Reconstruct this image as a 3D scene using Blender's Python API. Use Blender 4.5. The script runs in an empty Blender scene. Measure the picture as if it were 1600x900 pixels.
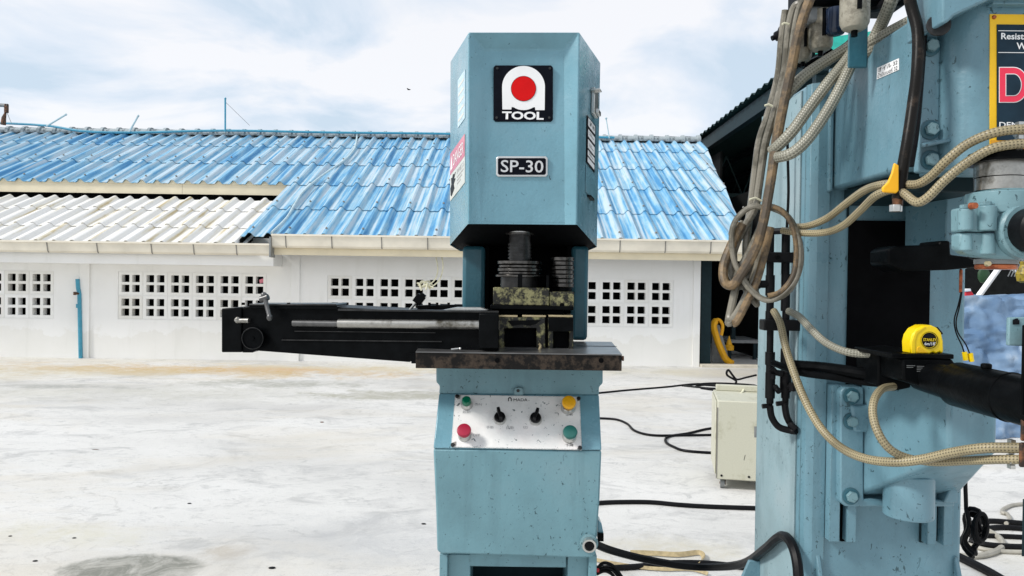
import bpy, bmesh, math, random
from mathutils import Vector, Matrix, noise
random.seed(7)
R = math.radians
scene = bpy.context.scene
col = scene.collection

# ------------------------------------------------------------------ camera
FPX = 1155.0
CAMZ = 1.45
cam_data = bpy.data.cameras.new('camera')
cam_data.sensor_width = 36.0
cam_data.lens = 36.0 * FPX / 1600.0
cam_data.clip_start = 0.05
cam_data.clip_end = 2000
cam = bpy.data.objects.new('camera', cam_data)
col.objects.link(cam)
CROT = Matrix.Rotation(R(90 - 0.5), 3, 'X') @ Matrix.Rotation(R(0.8), 3, 'Z')
cam.matrix_world = Matrix.Translation((0, 0, CAMZ)) @ CROT.to_4x4()
scene.camera = cam

# ------------------------------------------------------------------ world, sun, exposure
SUN = Vector((-0.85, -0.33, 0.76)).normalized()
world = bpy.data.worlds.new('World'); scene.world = world; world.use_nodes = True
wn, wl = world.node_tree.nodes, world.node_tree.links
wn.clear()
wout = wn.new('ShaderNodeOutputWorld'); bg = wn.new('ShaderNodeBackground')
bg.inputs['Strength'].default_value = 0.1
sky = wn.new('ShaderNodeTexSky'); sky.sky_type = 'NISHITA'; sky.sun_disc = False
sky.sun_elevation = math.asin(SUN.z); sky.sun_rotation = math.atan2(SUN.x, SUN.y)
tc = wn.new('ShaderNodeTexCoord')
sepw = wn.new('ShaderNodeSeparateXYZ'); wl.new(tc.outputs['Generated'], sepw.inputs[0])
addz = wn.new('ShaderNodeMath'); addz.operation = 'ADD'; addz.inputs[1].default_value = 0.22
mz = wn.new('ShaderNodeMath'); mz.operation = 'MAXIMUM'; mz.inputs[1].default_value = 0.0
wl.new(sepw.outputs['Z'], mz.inputs[0]); wl.new(mz.outputs[0], addz.inputs[0])
dv = wn.new('ShaderNodeVectorMath'); dv.operation = 'DIVIDE'
cmb = wn.new('ShaderNodeCombineXYZ')
for k in range(3): wl.new(addz.outputs[0], cmb.inputs[k])
wl.new(tc.outputs['Generated'], dv.inputs[0]); wl.new(cmb.outputs[0], dv.inputs[1])
mpw = wn.new('ShaderNodeMapping'); mpw.inputs['Location'].default_value = (3.1, 1.4, 0)
mpw.inputs['Scale'].default_value = (1, 1, 0.0)
wl.new(dv.outputs[0], mpw.inputs[0])
nw = wn.new('ShaderNodeTexNoise'); nw.inputs['Scale'].default_value = 1.7; nw.inputs['Detail'].default_value = 7
nw.inputs['Roughness'].default_value = 0.55; nw.inputs['Distortion'].default_value = 0.5
wl.new(mpw.outputs[0], nw.inputs['Vector'])
rw = wn.new('ShaderNodeValToRGB')
rw.color_ramp.elements[0].position = 0.38; rw.color_ramp.elements[0].color = (3.2, 3.8, 4.4, 1)
rw.color_ramp.elements[1].position = 0.57; rw.color_ramp.elements[1].color = (4.95, 4.95, 5.05, 1)
e = rw.color_ramp.elements.new(0.47); e.color = (4.0, 4.35, 4.8, 1)
wl.new(nw.outputs['Fac'], rw.inputs['Fac'])
mxw = wn.new('ShaderNodeMix'); mxw.data_type = 'RGBA'; mxw.inputs['Factor'].default_value = 0.9
wl.new(sky.outputs[0], mxw.inputs['A']); wl.new(rw.outputs[0], mxw.inputs['B'])
wl.new(mxw.outputs['Result'], bg.inputs['Color']); wl.new(bg.outputs[0], wout.inputs[0])

sun_d = bpy.data.lights.new('sun', 'SUN'); sun_d.energy = 1.5; sun_d.angle = R(10); sun_d.color = (1.0, 0.965, 0.91)
sun = bpy.data.objects.new('sun', sun_d); col.objects.link(sun)
sun.rotation_euler = (-SUN).to_track_quat('-Z', 'Y').to_euler(); sun.location = SUN * 30
vs = scene.view_settings
vs.view_transform = 'Standard'; vs.look = 'None'; vs.gamma = 1; vs.use_curve_mapping = False
vs.exposure = 1.0
scene.cycles.max_bounces = 6

# ------------------------------------------------------------------ picture point -> place in the world
def ray(px, py): return CROT @ Vector(((px - 800) / FPX, (450 - py) / FPX, -1.0))
def P(px, py, Y):
    d = ray(px, py); t = Y / d.y
    return Vector((0, 0, CAMZ)) + d * t
def G(px, py, z=0.0):
    d = ray(px, py); t = (z - CAMZ) / d.z
    return Vector((0, 0, CAMZ)) + d * t
def onplane(px, py, p0, n):
    d = ray(px, py); o = Vector((0, 0, CAMZ)); t = (p0 - o).dot(n) / d.dot(n)
    return o + d * t

# ------------------------------------------------------------------ mesh builder
class MB:
    def __init__(s): s.v = []; s.f = []; s.uv = {}
    def add(s, vs_, fs_):
        o = len(s.v); s.v += [Vector(a) for a in vs_]; s.f += [tuple(i + o for i in f) for f in fs_]; return s
    def box(s, x0, x1, y0, y1, z0, z1):
        return s.add([(x0,y0,z0),(x1,y0,z0),(x1,y1,z0),(x0,y1,z0),(x0,y0,z1),(x1,y0,z1),(x1,y1,z1),(x0,y1,z1)],
              [(0,3,2,1),(4,5,6,7),(0,1,5,4),(1,2,6,5),(2,3,7,6),(3,0,4,7)])
    def obox(s, c, ax, ay, az):
        c = Vector(c); v = []
        for k in (-1, 1):
            for a, b in ((-1,-1),(1,-1),(1,1),(-1,1)): v.append(c + ax*a + ay*b + az*k)
        return s.add(v, [(0,3,2,1),(4,5,6,7),(0,1,5,4),(1,2,6,5),(2,3,7,6),(3,0,4,7)])
    def pbox(s, x0, y0, x1, y1, Y, d):
        xm, ym = (x0+x1)/2, (y0+y1)/2
        return s.box(P(x0,ym,Y).x, P(x1,ym,Y).x, Y, Y+d, P(xm,y1,Y).z, P(xm,y0,Y).z)
    def prism(s, pts, ext):
        pts = [Vector(p) for p in pts]; ext = Vector(ext); n = len(pts)
        f = [tuple(range(n)), tuple(range(2*n-1, n-1, -1))]
        f += [(i, i+n, (i+1) % n + n, (i+1) % n) for i in range(n)]
        return s.add(pts + [p + ext for p in pts], f)
    def pprism(s, pl, Y, d):
        return s.prism([P(a, b, Y) for a, b in pl], (0, d, 0))
    def plan(s, xy, z0, z1):
        return s.prism([(a, b, z0) for a, b in xy], (0, 0, z1 - z0))
    def loft(s, a, b):
        n = len(a)
        f = [tuple(range(n)), tuple(range(2*n-1, n-1, -1))]
        f += [(i, i+n, (i+1) % n + n, (i+1) % n) for i in range(n)]
        return s.add(list(a) + list(b), f)
    def cyl(s, p0, p1, r0, r1=None, n=20, cap=True):
        r1 = r0 if r1 is None else r1
        p0, p1 = Vector(p0), Vector(p1); d = (p1 - p0).normalized()
        u = d.orthogonal().normalized(); w = d.cross(u)
        v = []
        for p, r in ((p0, r0), (p1, r1)):
            for i in range(n):
                a = 2*math.pi*i/n; v.append(p + (u*math.cos(a) + w*math.sin(a))*r)
        f = [(i, (i+1) % n, (i+1) % n + n, i+n) for i in range(n)]
        if cap: f += [tuple(range(n-1, -1, -1)), tuple(range(n, 2*n))]
        return s.add(v, f)
    def ycyl(s, px, py, Y, h, r, r1=None, n=24):
        c = P(px, py, Y); return s.cyl(c, c+Vector((0, -h, 0)), r, r1, n)
    def lathe(s, p0, axis, prof, n=24, up=None):
        p0 = Vector(p0); d = Vector(axis).normalized(); u = d.orthogonal().normalized(); w = d.cross(u)
        v = []
        for t, r in prof:
            for i in range(n):
                a = 2*math.pi*i/n; v.append(p0 + d*t + (u*math.cos(a) + w*math.sin(a))*max(r, 1e-5))
        f = []
        for k in range(len(prof)-1):
            f += [(k*n+i, k*n+(i+1) % n, (k+1)*n+(i+1) % n, (k+1)*n+i) for i in range(n)]
        f += [tuple(range(n-1, -1, -1)), tuple(range((len(prof)-1)*n, len(prof)*n))]
        return s.add(v, f)
    def tube(s, pts, r, n=10, cap=True):
        pts = [Vector(p) for p in pts]; m = len(pts)
        rr = r if isinstance(r, (list, tuple)) else [r]*m
        t0 = (pts[1]-pts[0]).normalized(); u = t0.orthogonal().normalized()
        v = []; L = [0.0]; base = len(s.v)
        for i, p in enumerate(pts):
            t = (pts[min(i+1, m-1)] - pts[max(i-1, 0)])
            t = t.normalized() if t.length > 1e-9 else t0
            u = (u - t*u.dot(t)); u = u.normalized() if u.length > 1e-6 else t.orthogonal().normalized()
            w = t.cross(u)
            if i: L.append(L[-1] + (p - pts[i-1]).length)
            for k in range(n):
                a = 2*math.pi*k/n; v.append(p + (u*math.cos(a) + w*math.sin(a))*rr[i])
        f = []
        for i in range(m-1):
            for k in range(n):
                fi = len(s.f) + len(f)
                f.append((i*n+k, i*n+(k+1) % n, (i+1)*n+(k+1) % n, (i+1)*n+k))
                s.uv[fi] = [(k/n, L[i]), ((k+1)/n, L[i]), ((k+1)/n, L[i+1]), (k/n, L[i+1])]
        if cap: f += [tuple(range(n-1, -1, -1)), tuple(range((m-1)*n, m*n))]
        return s.add(v, f)
    def sphere(s, c, r, n=14, sz=(1, 1, 1)):
        c = Vector(c); v = []; f = []
        m = n//2
        for i in range(m+1):
            a = math.pi*i/m
            for k in range(n):
                b = 2*math.pi*k/n
                v.append(c + Vector((math.sin(a)*math.cos(b)*sz[0], math.sin(a)*math.sin(b)*sz[1], math.cos(a)*sz[2]))*r)
        for i in range(m):
            f += [(i*n+k, (i+1)*n+k, (i+1)*n+(k+1) % n, i*n+(k+1) % n) for k in range(n)]
        return s.add(v, f)
    def mesh(s, name, m=None, off=Vector((0, 0, 0))):
        me = bpy.data.meshes.new(name)
        me.from_pydata([tuple(a - off) for a in s.v], [], s.f)
        if s.uv:
            lay = me.uv_layers.new(name='UVMap')
            for fi, uvs in s.uv.items():
                for li, q in zip(me.polygons[fi].loop_indices, uvs): lay.data[li].uv = q
        b = bmesh.new(); b.from_mesh(me)
        if not s.uv: bmesh.ops.remove_doubles(b, verts=b.verts, dist=1e-6)
        bmesh.ops.recalc_face_normals(b, faces=b.faces)
        b.to_mesh(me); b.free()
        me.polygons.foreach_set('use_smooth', [True]*len(me.polygons))
        me.set_sharp_from_angle(angle=R(32))
        if m: me.materials.append(m)
        return me

WL = {}
def wloc(o): return WL.get(o.name, Vector((0, 0, 0))) if o else Vector((0, 0, 0))
def tag(o, label=None, cat=None, group=None, kind=None):
    if label: o['label'] = label
    if cat: o['category'] = cat
    if group: o['group'] = group
    if kind: o['kind'] = kind
    return o
def thing(name, loc, label, cat, group=None):
    o = bpy.data.objects.new(name, None); col.objects.link(o); o.empty_display_size = 0.1
    o.location = loc; WL[o.name] = Vector(loc)
    return tag(o, label, cat, group)
def link(name, me, parent=None, origin=None, bev=0, seg=2):
    o = bpy.data.objects.new(name, me); col.objects.link(o)
    org = Vector(origin) if origin is not None else wloc(parent)
    o.location = org - wloc(parent)
    if parent: o.parent = parent
    WL[o.name] = org
    if bev:
        b = o.modifiers.new('bevel', 'BEVEL'); b.width = bev; b.segments = seg; b.limit_method = 'ANGLE'; b.angle_limit = R(35)
        b.harden_normals = False
    return o
def build(mb, name, m, parent=None, bev=0, label=None, seg=2, origin=None):
    org = Vector(origin) if origin is not None else (wloc(parent) if parent else sum(mb.v, Vector((0,0,0)))/len(mb.v))
    o = link(name, mb.mesh(name, m, org), parent, org, bev, seg)
    if label: o['label'] = label
    return o
def smooth(pts, k=6):
    pts = [Vector(p) for p in pts]; out = []
    for i in range(len(pts)-1):
        p0 = pts[max(i-1, 0)]; p1 = pts[i]; p2 = pts[i+1]; p3 = pts[min(i+2, len(pts)-1)]
        for j in range(k):
            t = j/k
            out.append(0.5*((2*p1) + (p2-p0)*t + (2*p0-5*p1+4*p2-p3)*t*t + (-p0+3*p1-3*p2+p3)*t**3))
    out.append(pts[-1]); return out
def PT(lst): return [P(*a) for a in lst]

# text as real flat mesh, fitted into a frame: centre c, right r, up u, width w, height h
def text(s, name, m, parent, c, r, u, w, h, thick=0.0006, off=0.0015, bold=0.0):
    cu = bpy.data.curves.new(name, 'FONT'); cu.body = s; cu.resolution_u = 3; cu.offset = bold
    to = bpy.data.objects.new(name, cu); col.objects.link(to)
    dg = bpy.context.evaluated_depsgraph_get(); me = bpy.data.meshes.new_from_object(to.evaluated_get(dg))
    bpy.data.objects.remove(to)
    me.name = name
    xs = [v.co.x for v in me.vertices]; ys = [v.co.y for v in me.vertices]
    if not xs: return None
    cx, cy = (min(xs)+max(xs))/2, (min(ys)+max(ys))/2
    sx = w/max(1e-6, max(xs)-min(xs)); sy = h/max(1e-6, max(ys)-min(ys))
    r = Vector(r).normalized(); u = Vector(u); u = (u - r*u.dot(r)).normalized(); n = r.cross(u)
    org = wloc(parent)
    for v in me.vertices:
        q = Vector(c) + r*(v.co.x-cx)*sx + u*(v.co.y-cy)*sy + n*off
        v.co = q - org
    me.materials.clear(); me.materials.append(m)
    return link(name, me, parent, org)
def ptext(s, name, m, parent, x0, y0, x1, y1, Y, off=0.0015, bold=0.0):
    a = P(x0, y1, Y); b = P(x1, y1, Y); d = P(x0, y0, Y); c = (P(x0, y0, Y) + P(x1, y1, Y))/2
    return text(s, name, m, parent, c, Vector((1, 0, 0)), Vector((0, 0, 1)), (b-a).length, (d-a).length, off=off, bold=bold)
# frame on any four-cornered face (a lower-left, b lower-right, c upper-right, d upper-left)
class Face:
    def __init__(s, a, b, c, d):
        s.q = [Vector(a), Vector(b), Vector(c), Vector(d)]
        s.n = (s.q[1]-s.q[0]).cross(s.q[3]-s.q[0]).normalized()
    def at(s, u, v, h=0):
        a, b, c, d = s.q
        return (a*(1-u)+b*u)*(1-v) + (d*(1-u)+c*u)*v + s.n*h
    def plate(s, mb, u0, v0, u1, v1, h0, h1):
        A = [s.at(u0,v0,h0), s.at(u1,v0,h0), s.at(u1,v1,h0), s.at(u0,v1,h0)]
        B = [s.at(u0,v0,h1), s.at(u1,v0,h1), s.at(u1,v1,h1), s.at(u0,v1,h1)]
        return mb.loft(A, B)
    def text(s, t, name, m, parent, u0, v0, u1, v1, off=0.002, bold=0):
        c = s.at((u0+u1)/2, (v0+v1)/2); r = s.at(u1, (v0+v1)/2) - s.at(u0, (v0+v1)/2); up = s.at((u0+u1)/2, v1) - s.at((u0+u1)/2, v0)
        return text(t, name, m, parent, c, r, up, r.length, up.length, off=off, bold=bold)

# ------------------------------------------------------------------ materials
class NT:
    def __init__(s, name):
        s.m = bpy.data.materials.new(name); s.m.use_nodes = True
        s.n, s.l = s.m.node_tree.nodes, s.m.node_tree.links
        s.b = s.n['Principled BSDF']
        s.tc = s.n.new('ShaderNodeTexCoord'); s.co = s.tc.outputs['Object']
    def node(s, t, **k):
        x = s.n.new(t)
        for a, b in k.items(): setattr(x, a, b)
        return x
    def inp(s, sock, v):
        if hasattr(v, 'is_linked') or hasattr(v, 'links'): s.l.new(v, sock)
        else: sock.default_value = v
    def mapping(s, sc, co=None, loc=(0, 0, 0)):
        x = s.node('ShaderNodeMapping'); x.inputs['Scale'].default_value = sc; x.inputs['Location'].default_value = loc
        s.l.new(co or s.co, x.inputs[0]); return x.outputs[0]
    def noise(s, scale, detail=4, rough=0.55, co=None, dist=0):
        x = s.node('ShaderNodeTexNoise'); x.inputs['Scale'].default_value = scale; x.inputs['Detail'].default_value = detail
        x.inputs['Roughness'].default_value = rough; x.inputs['Distortion'].default_value = dist
        s.l.new(co or s.co, x.inputs['Vector']); return x.outputs['Fac']
    def ramp(s, f, *st):
        x = s.node('ShaderNodeValToRGB'); el = x.color_ramp.elements
        el[0].position = st[0][0]; el[0].color = (*c3(st[0][1]), 1); el[1].position = st[-1][0]; el[1].color = (*c3(st[-1][1]), 1)
        for p, c in st[1:-1]: q = el.new(p); q.color = (*c3(c), 1)
        s.l.new(f, x.inputs[0]); return x.outputs[0]
    def mix(s, f, a, b, blend='MIX'):
        x = s.node('ShaderNodeMix', data_type='RGBA', blend_type=blend)
        s.inp(x.inputs['Factor'], f); s.inp(x.inputs['A'], (*a, 1) if isinstance(a, tuple) else a); s.inp(x.inputs['B'], (*b, 1) if isinstance(b, tuple) else b)
        return x.outputs['Result']
    def math(s, op, a, b=0.0, c=None):
        x = s.node('ShaderNodeMath', operation=op); s.inp(x.inputs[0], a); s.inp(x.inputs[1], b)
        if c is not None: s.inp(x.inputs[2], c)
        return x.outputs[0]
    def bump(s, h, st=0.2, dist=0.01):
        x = s.node('ShaderNodeBump'); x.inputs['Strength'].default_value = st; x.inputs['Distance'].default_value = dist
        s.l.new(h, x.inputs['Height']); s.l.new(x.outputs[0], s.b.inputs['Normal'])
    def fin(s, colr, rough=0.5, metal=0.0, spec=None):
        s.inp(s.b.inputs['Base Color'], (*colr, 1) if isinstance(colr, tuple) else colr)
        s.inp(s.b.inputs['Roughness'], rough); s.inp(s.b.inputs['Metallic'], metal)
        if spec is not None: s.b.inputs['Specular IOR Level'].default_value = spec
        return s.m
def c3(c): return c if isinstance(c, tuple) else (c, c, c)
def mul(c, k): return tuple(a*k for a in c)

def plain(name, c, rough=0.5, metal=0.0, var=0.18, scale=12, bump=0.0, bscale=80, spec=None):
    t = NT(name); n = t.noise(scale, 6)
    colr = t.ramp(n, (0.3, mul(c, 1-var)), (0.7, mul(c, 1+var)))
    if bump: t.bump(t.noise(bscale, 3), bump, 0.004)
    return t.fin(colr, rough, metal, spec)
def paint(name, c, chips=0.70, rough=0.42, chipscale=85, dirt=0.25):
    t = NT(name)
    big = t.noise(3.5, 5, 0.6)
    colr = t.ramp(big, (0.3, mul(c, 0.80)), (0.52, c), (0.75, (c[0]*1.18+0.01, c[1]*1.06+0.005, c[2]*1.04+0.005)))
    st = t.noise(16, 5, 0.6, t.mapping((1.0, 1.0, 0.09)))                    # rain streaks
    colr = t.mix(t.math('MULTIPLY', t.ramp(st, (0.52, 0.0), (0.75, 1.0)), dirt), colr, mul(c, 0.55))
    w = t.noise(9, 3)                                                     # chips come in clusters
    ch = t.noise(chipscale, 5, 0.65, t.mapping((1, 1, 0.8)), 0.6)
    m = t.math('GREATER_THAN', t.math('ADD', ch, t.math('MULTIPLY', t.math('SUBTRACT', w, 0.5), 0.22)), chips)
    sc = t.noise(150, 3, 0.55, t.mapping((0.5, 1, 0.16), loc=(3, 1, 2)), 0.8)        # scratches
    m2 = t.math('GREATER_THAN', t.math('ADD', sc, t.math('MULTIPLY', t.math('SUBTRACT', big, 0.5), 0.18)), chips+0.07)
    colr = t.mix(t.math('MULTIPLY', m, 0.85), colr, (0.02, 0.055, 0.065))
    colr = t.mix(t.math('MULTIPLY', m2, 0.45), colr, (0.03, 0.08, 0.095))
    bv = t.node('ShaderNodeBevel', samples=4); bv.inputs['Radius'].default_value = 0.006    # paint rubbed off sharp edges
    ge = t.node('ShaderNodeNewGeometry'); dt = t.node('ShaderNodeVectorMath', operation='DOT_PRODUCT')
    t.l.new(bv.outputs[0], dt.inputs[0]); t.l.new(ge.outputs['Normal'], dt.inputs[1])
    ed = t.math('ADD', t.math('MULTIPLY', t.math('SUBTRACT', 1.0, dt.outputs['Value']), 1.6), t.math('MULTIPLY', t.noise(60, 5, 0.7), 0.9))
    colr = t.mix(t.math('MULTIPLY', t.math('GREATER_THAN', ed, 0.66), 0.75), colr, (0.05, 0.09, 0.10))
    sm = t.noise(5.5, 6, 0.7, t.mapping((1, 1, 0.6), loc=(7, 3, 1)))          # greasy smears
    colr = t.mix(t.math('MULTIPLY', t.ramp(sm, (0.56, 0.0), (0.72, 1.0)), dirt), colr, mul(c, 0.62))
    t.bump(t.math('ADD', t.math('MULTIPLY', t.noise(130, 2), 0.5), t.math('MULTIPLY', t.noise(14, 3), 1.6)), 0.3, 0.004)
    return t.fin(colr, t.ramp(t.noise(20, 3), (0.3, rough-0.06), (0.7, rough+0.12)))
def grimy(name, c, c2, thr=0.5, scale=26, rough=0.45, metal=0.3, bump=0.3, spec=None):
    t = NT(name); n = t.noise(scale, 8, 0.7)
    colr = t.ramp(n, (thr-0.06, c), (thr+0.06, c2))
    colr = t.mix(t.math('MULTIPLY', t.noise(150, 3), 0.5), colr, mul(c, 0.6))
    t.bump(n, bump, 0.003)
    return t.fin(colr, rough, metal, spec)

M = {}
TEAL = (0.16, 0.335, 0.41)
M['teal'] = paint('teal_paint', TEAL, 0.685, 0.2)
M['teal_worn'] = paint('worn_teal_paint', (0.15, 0.295, 0.34), 0.648, 0.36, chipscale=95, dirt=0.45)
M['teal2'] = paint('welder_paint', (0.135, 0.262, 0.322), 0.65, 0.3, chipscale=85, dirt=0.55)
M['teal_light'] = paint('casting_paint', (0.17, 0.30, 0.335), 0.635, 0.34, 90)
M['white_plate'] = paint('white_plate_paint', (0.84, 0.84, 0.82), 0.65, 0.35, 80, 0.35)
M['black'] = plain('black_oily_metal', (0.003, 0.0035, 0.004), 0.34, 0.0, 0.4, 30, 0.2, spec=0.045)
M['black_matt'] = plain('black_matt', (0.003, 0.003, 0.0035), 0.75, 0.0, 0.3, 20, spec=0.04)
M['rubber'] = plain('black_rubber', (0.006, 0.006, 0.007), 0.42, 0, 0.3, 40, 0.1, spec=0.12)
M['rubber_worn'] = grimy('worn_black_rubber', (0.008, 0.007, 0.006), (0.06, 0.042, 0.03), 0.60, 30, 0.36, 0, spec=0.15)
M['steel'] = plain('bright_steel', (0.55, 0.55, 0.53), 0.28, 0.9, 0.2, 40)
M['gunmetal'] = plain('gun_metal', (0.10, 0.10, 0.10), 0.35, 0.6, 0.3, 40)
M['ringsteel'] = plain('oily_ring_steel', (0.09, 0.085, 0.08), 0.24, 0.95, 0.5, 60, 0.1)
M['grimysteel'] = grimy('oily_bright_steel', (0.10, 0.09, 0.07), (0.46, 0.45, 0.42), 0.42, 12, 0.3, 0.85, 0.1)
M['darksteel'] = plain('dark_steel', (0.03, 0.03, 0.03), 0.32, 0.6, 0.5, 40, 0.1)
M['tablefront'] = grimy('rust_brown_steel', (0.006, 0.005, 0.0045), (0.065, 0.047, 0.034), 0.52, 26, 0.5, 0.1, 0.3, 0.2)
M['tabletop'] = plain('oiled_steel_top', (0.16, 0.16, 0.16), 0.3, 0.6, 0.25, 18)
M['brass'] = grimy('mouldy_brass', (0.008, 0.008, 0.005), (0.34, 0.32, 0.15), 0.525, 46, 0.5, 0.2, 0.5)
M['brass_black'] = grimy('blackened_brass', (0.004, 0.004, 0.003), (0.30, 0.285, 0.13), 0.56, 42, 0.5, 0.1, 0.5)
M['teal_sunlit'] = paint('sunlit_side_paint', (0.27, 0.385, 0.42), 0.665, 0.6, 95, 0.7)  # teal lightened to carry sunlight on the left face, with chalky streaks
M['teal_shaded'] = paint('shaded_teal_paint', (0.025, 0.115, 0.155), 0.69, dirt=0.5)  # teal darkened to carry shade under the hood, with some oil film
M['brass_edge'] = plain('pale_brass', (0.55, 0.45, 0.27), 0.35, 0.6)
M['white'] = plain('white_print', (0.82, 0.82, 0.82), 0.5, 0, 0.05)
M['ink'] = plain('black_print', (0.006, 0.006, 0.008), 0.4, 0, 0.1, spec=0.1)
M['greyink'] = plain('faded_grey_print', (0.38, 0.38, 0.38), 0.5, 0, 0.2, 90)
M['plateblack'] = plain('black_enamel', (0.004, 0.005, 0.009), 0.3, 0, 0.2, 60, 0.05, spec=0.06)
M['red'] = plain('red_enamel', (0.60, 0.003, 0.004), 0.4, 0, 0.1, spec=0.15)
M['silver'] = plain('silver_border', (0.62, 0.62, 0.62), 0.35, 0.6, 0.1)
M['btn_green'] = plain('green_button', (0.0, 0.13, 0.065), 0.2, 0, 0.1)
M['btn_dgreen'] = plain('dark_green_button', (0.02, 0.14, 0.12), 0.3, 0, 0.15)
M['btn_red'] = plain('crimson_button', (0.38, 0.012, 0.045), 0.35, 0, 0.2)
M['btn_yellow'] = plain('amber_button', (0.85, 0.42, 0.008), 0.4, 0, 0.12, 60)
M['pink'] = plain('sky_paled_red', (0.66, 0.20, 0.26), 0.2, 0, 0.15, 60)  # red lightened to hold the sky reflection on the hood side
M['cream'] = plain('pale_sticker', (0.66, 0.66, 0.60), 0.25, 0, 0.1)  # pale cream sticker colour
M['ghost'] = plain('ghost_sticker', (0.48, 0.62, 0.70), 0.5, 0, 0.2, 90)
M['signblue'] = plain('sign_navy', (0.010, 0.026, 0.042), 0.4, 0, 0.3, 20, spec=0.15)
M['signyellow'] = plain('sign_yellow', (0.85, 0.50, 0.0), 0.4, 0, 0.08)
M['signorange'] = grimy('sign_orange', (0.45, 0.16, 0.01), (0.82, 0.38, 0.0), 0.45, 20, 0.45, 0)
M['signpink'] = plain('sign_pink_red', (0.80, 0.025, 0.075), 0.4, 0, 0.05)
M['copper'] = grimy('copper', (0.25, 0.06, 0.025), (0.62, 0.18, 0.07), 0.5, 30, 0.35, 0.6, 0.1)
M['rustpipe'] = grimy('rusty_pipe', (0.03, 0.018, 0.012), (0.25, 0.10, 0.04), 0.52, 30, 0.55, 0.2)
M['greymetal'] = plain('grey_metal', (0.22, 0.23, 0.23), 0.45, 0.3)
M['bowl'] = grimy('dirty_plastic_bowl', (0.13, 0.115, 0.08), (0.37, 0.345, 0.275), 0.45, 18, 0.4, 0, 0.1)
M['navy'] = plain('dark_blue_bowl', (0.008, 0.018, 0.045), 0.2)
M['yellow'] = plain('yellow_plastic', (0.88, 0.62, 0.0), 0.38, 0, 0.06)
M['yellowstrap'] = plain('yellow_strap', (0.85, 0.42, 0.005), 0.55, 0, 0.1)
M['hose_grey'] = grimy('grey_rubber_hose', (0.10, 0.09, 0.065), (0.25, 0.23, 0.185), 0.5, 18, 0.38, 0, 0.15)
M['hose_brown'] = grimy('rust_stained_hose', (0.075, 0.055, 0.035), (0.25, 0.165, 0.08), 0.52, 22, 0.5, 0, 0.3)
M['plaster'] = None
def braid(name, c1, c2, k=5, pitch=0.011):
    t = NT(name); uv = t.tc.outputs['UV']; sx = t.node('ShaderNodeSeparateXYZ'); t.l.new(uv, sx.inputs[0])
    a = t.math('MULTIPLY', sx.outputs[0], k); b = t.math('DIVIDE', sx.outputs[1], pitch)
    f1 = t.math('SINE', t.math('MULTIPLY', t.math('ADD', a, b), 2*math.pi)); f2 = t.math('SINE', t.math('MULTIPLY', t.math('SUBTRACT', a, b), 2*math.pi))
    f = t.math('MULTIPLY', f1, f2); f = t.math('MULTIPLY_ADD', f, 0.5, 0.5)
    colr = t.ramp(f, (0.12, c2), (0.42, c1))
    colr = t.mix(t.math('MULTIPLY', t.ramp(t.noise(9, 4), (0.45, 0.0), (0.7, 1.0)), 0.5), colr, mul(c2, 1.1))
    t.bump(f, 0.35, 0.003)
    return t.fin(colr, 0.38)
M['braid'] = braid('braided_hose', (0.34, 0.285, 0.17), (0.07, 0.058, 0.03))
M['braid_grey'] = braid('braided_grey_hose', (0.31, 0.30, 0.24), (0.105, 0.10, 0.075), 6, 0.012)

def mat_plaster():
    t = NT('white_plaster'); n = t.noise(0.9, 6, 0.6)
    colr = t.ramp(n, (0.3, (0.82, 0.82, 0.80)), (0.6, (0.88, 0.88, 0.87)))
    z = t.node('ShaderNodeSeparateXYZ'); t.l.new(t.co, z.inputs[0])
    low = t.math('ADD', z.outputs[2], t.math('MULTIPLY', t.noise(1.6, 6, 0.65), -0.9))
    colr = t.mix(t.math('MULTIPLY', t.ramp(low, (-0.42, 1.0), (0.05, 0.0)), 0.22), colr, (0.60, 0.57, 0.48))
    st = t.noise(5, 5, 0.6, t.mapping((1, 1, 0.12)))
    colr = t.mix(t.math('MULTIPLY', t.ramp(st, (0.55, 0.0), (0.8, 1.0)), 0.3), colr, (0.6, 0.6, 0.55))
    t.bump(t.noise(30, 5), 0.15, 0.01)
    return t.fin(colr, 0.75)
M['plaster'] = mat_plaster()
M['cream_trim'] = plain('cream_trim', (0.76, 0.68, 0.50), 0.55, 0, 0.08, 3)
def mat_block():
    t = NT('white_block'); oi = t.node('ShaderNodeObjectInfo')
    c = t.ramp(oi.outputs['Random'], (0.0, (0.78, 0.77, 0.73)), (0.5, (0.86, 0.86, 0.84)), (1.0, (0.88, 0.88, 0.87)))
    c = t.mix(t.math('MULTIPLY', t.ramp(t.noise(7, 8, 0.7), (0.54, 0.0), (0.70, 1.0)), 0.35), c, (0.55, 0.53, 0.46))
    t.bump(t.noise(40, 4), 0.2, 0.004); return t.fin(c, 0.75)
M['block'] = mat_block() or plain('white_block', (0.86, 0.86, 0.84), 0.75, 0, 0.06, 8, 0.1, 40)
M['gutter'] = plain('white_gutter', (0.76, 0.71, 0.60), 0.5, 0, 0.12, 2.5)
M['seam'] = plain('seam_grey', (0.22, 0.21, 0.19), 0.6)
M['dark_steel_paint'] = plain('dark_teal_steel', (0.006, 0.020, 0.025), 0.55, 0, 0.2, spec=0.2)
M['shed_green'] = plain('shed_green_sheet', (0.014, 0.036, 0.036), 0.6, 0, 0.2, spec=0.2)
M['shed_dark'] = plain('shed_dark', (0.008, 0.009, 0.009), 0.8, 0, 0.3, spec=0.1)  # near-black: shade of unlit interiors and eaves is put into the colour
M['turq'] = plain('turquoise_sheet', (0.02, 0.42, 0.34), 0.5)
M['pvc'] = plain('blue_pvc', (0.05, 0.29, 0.42), 0.4, 0, 0.15)
M['palepipe'] = plain('pale_conduit', (0.45, 0.58, 0.62), 0.45)
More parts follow.
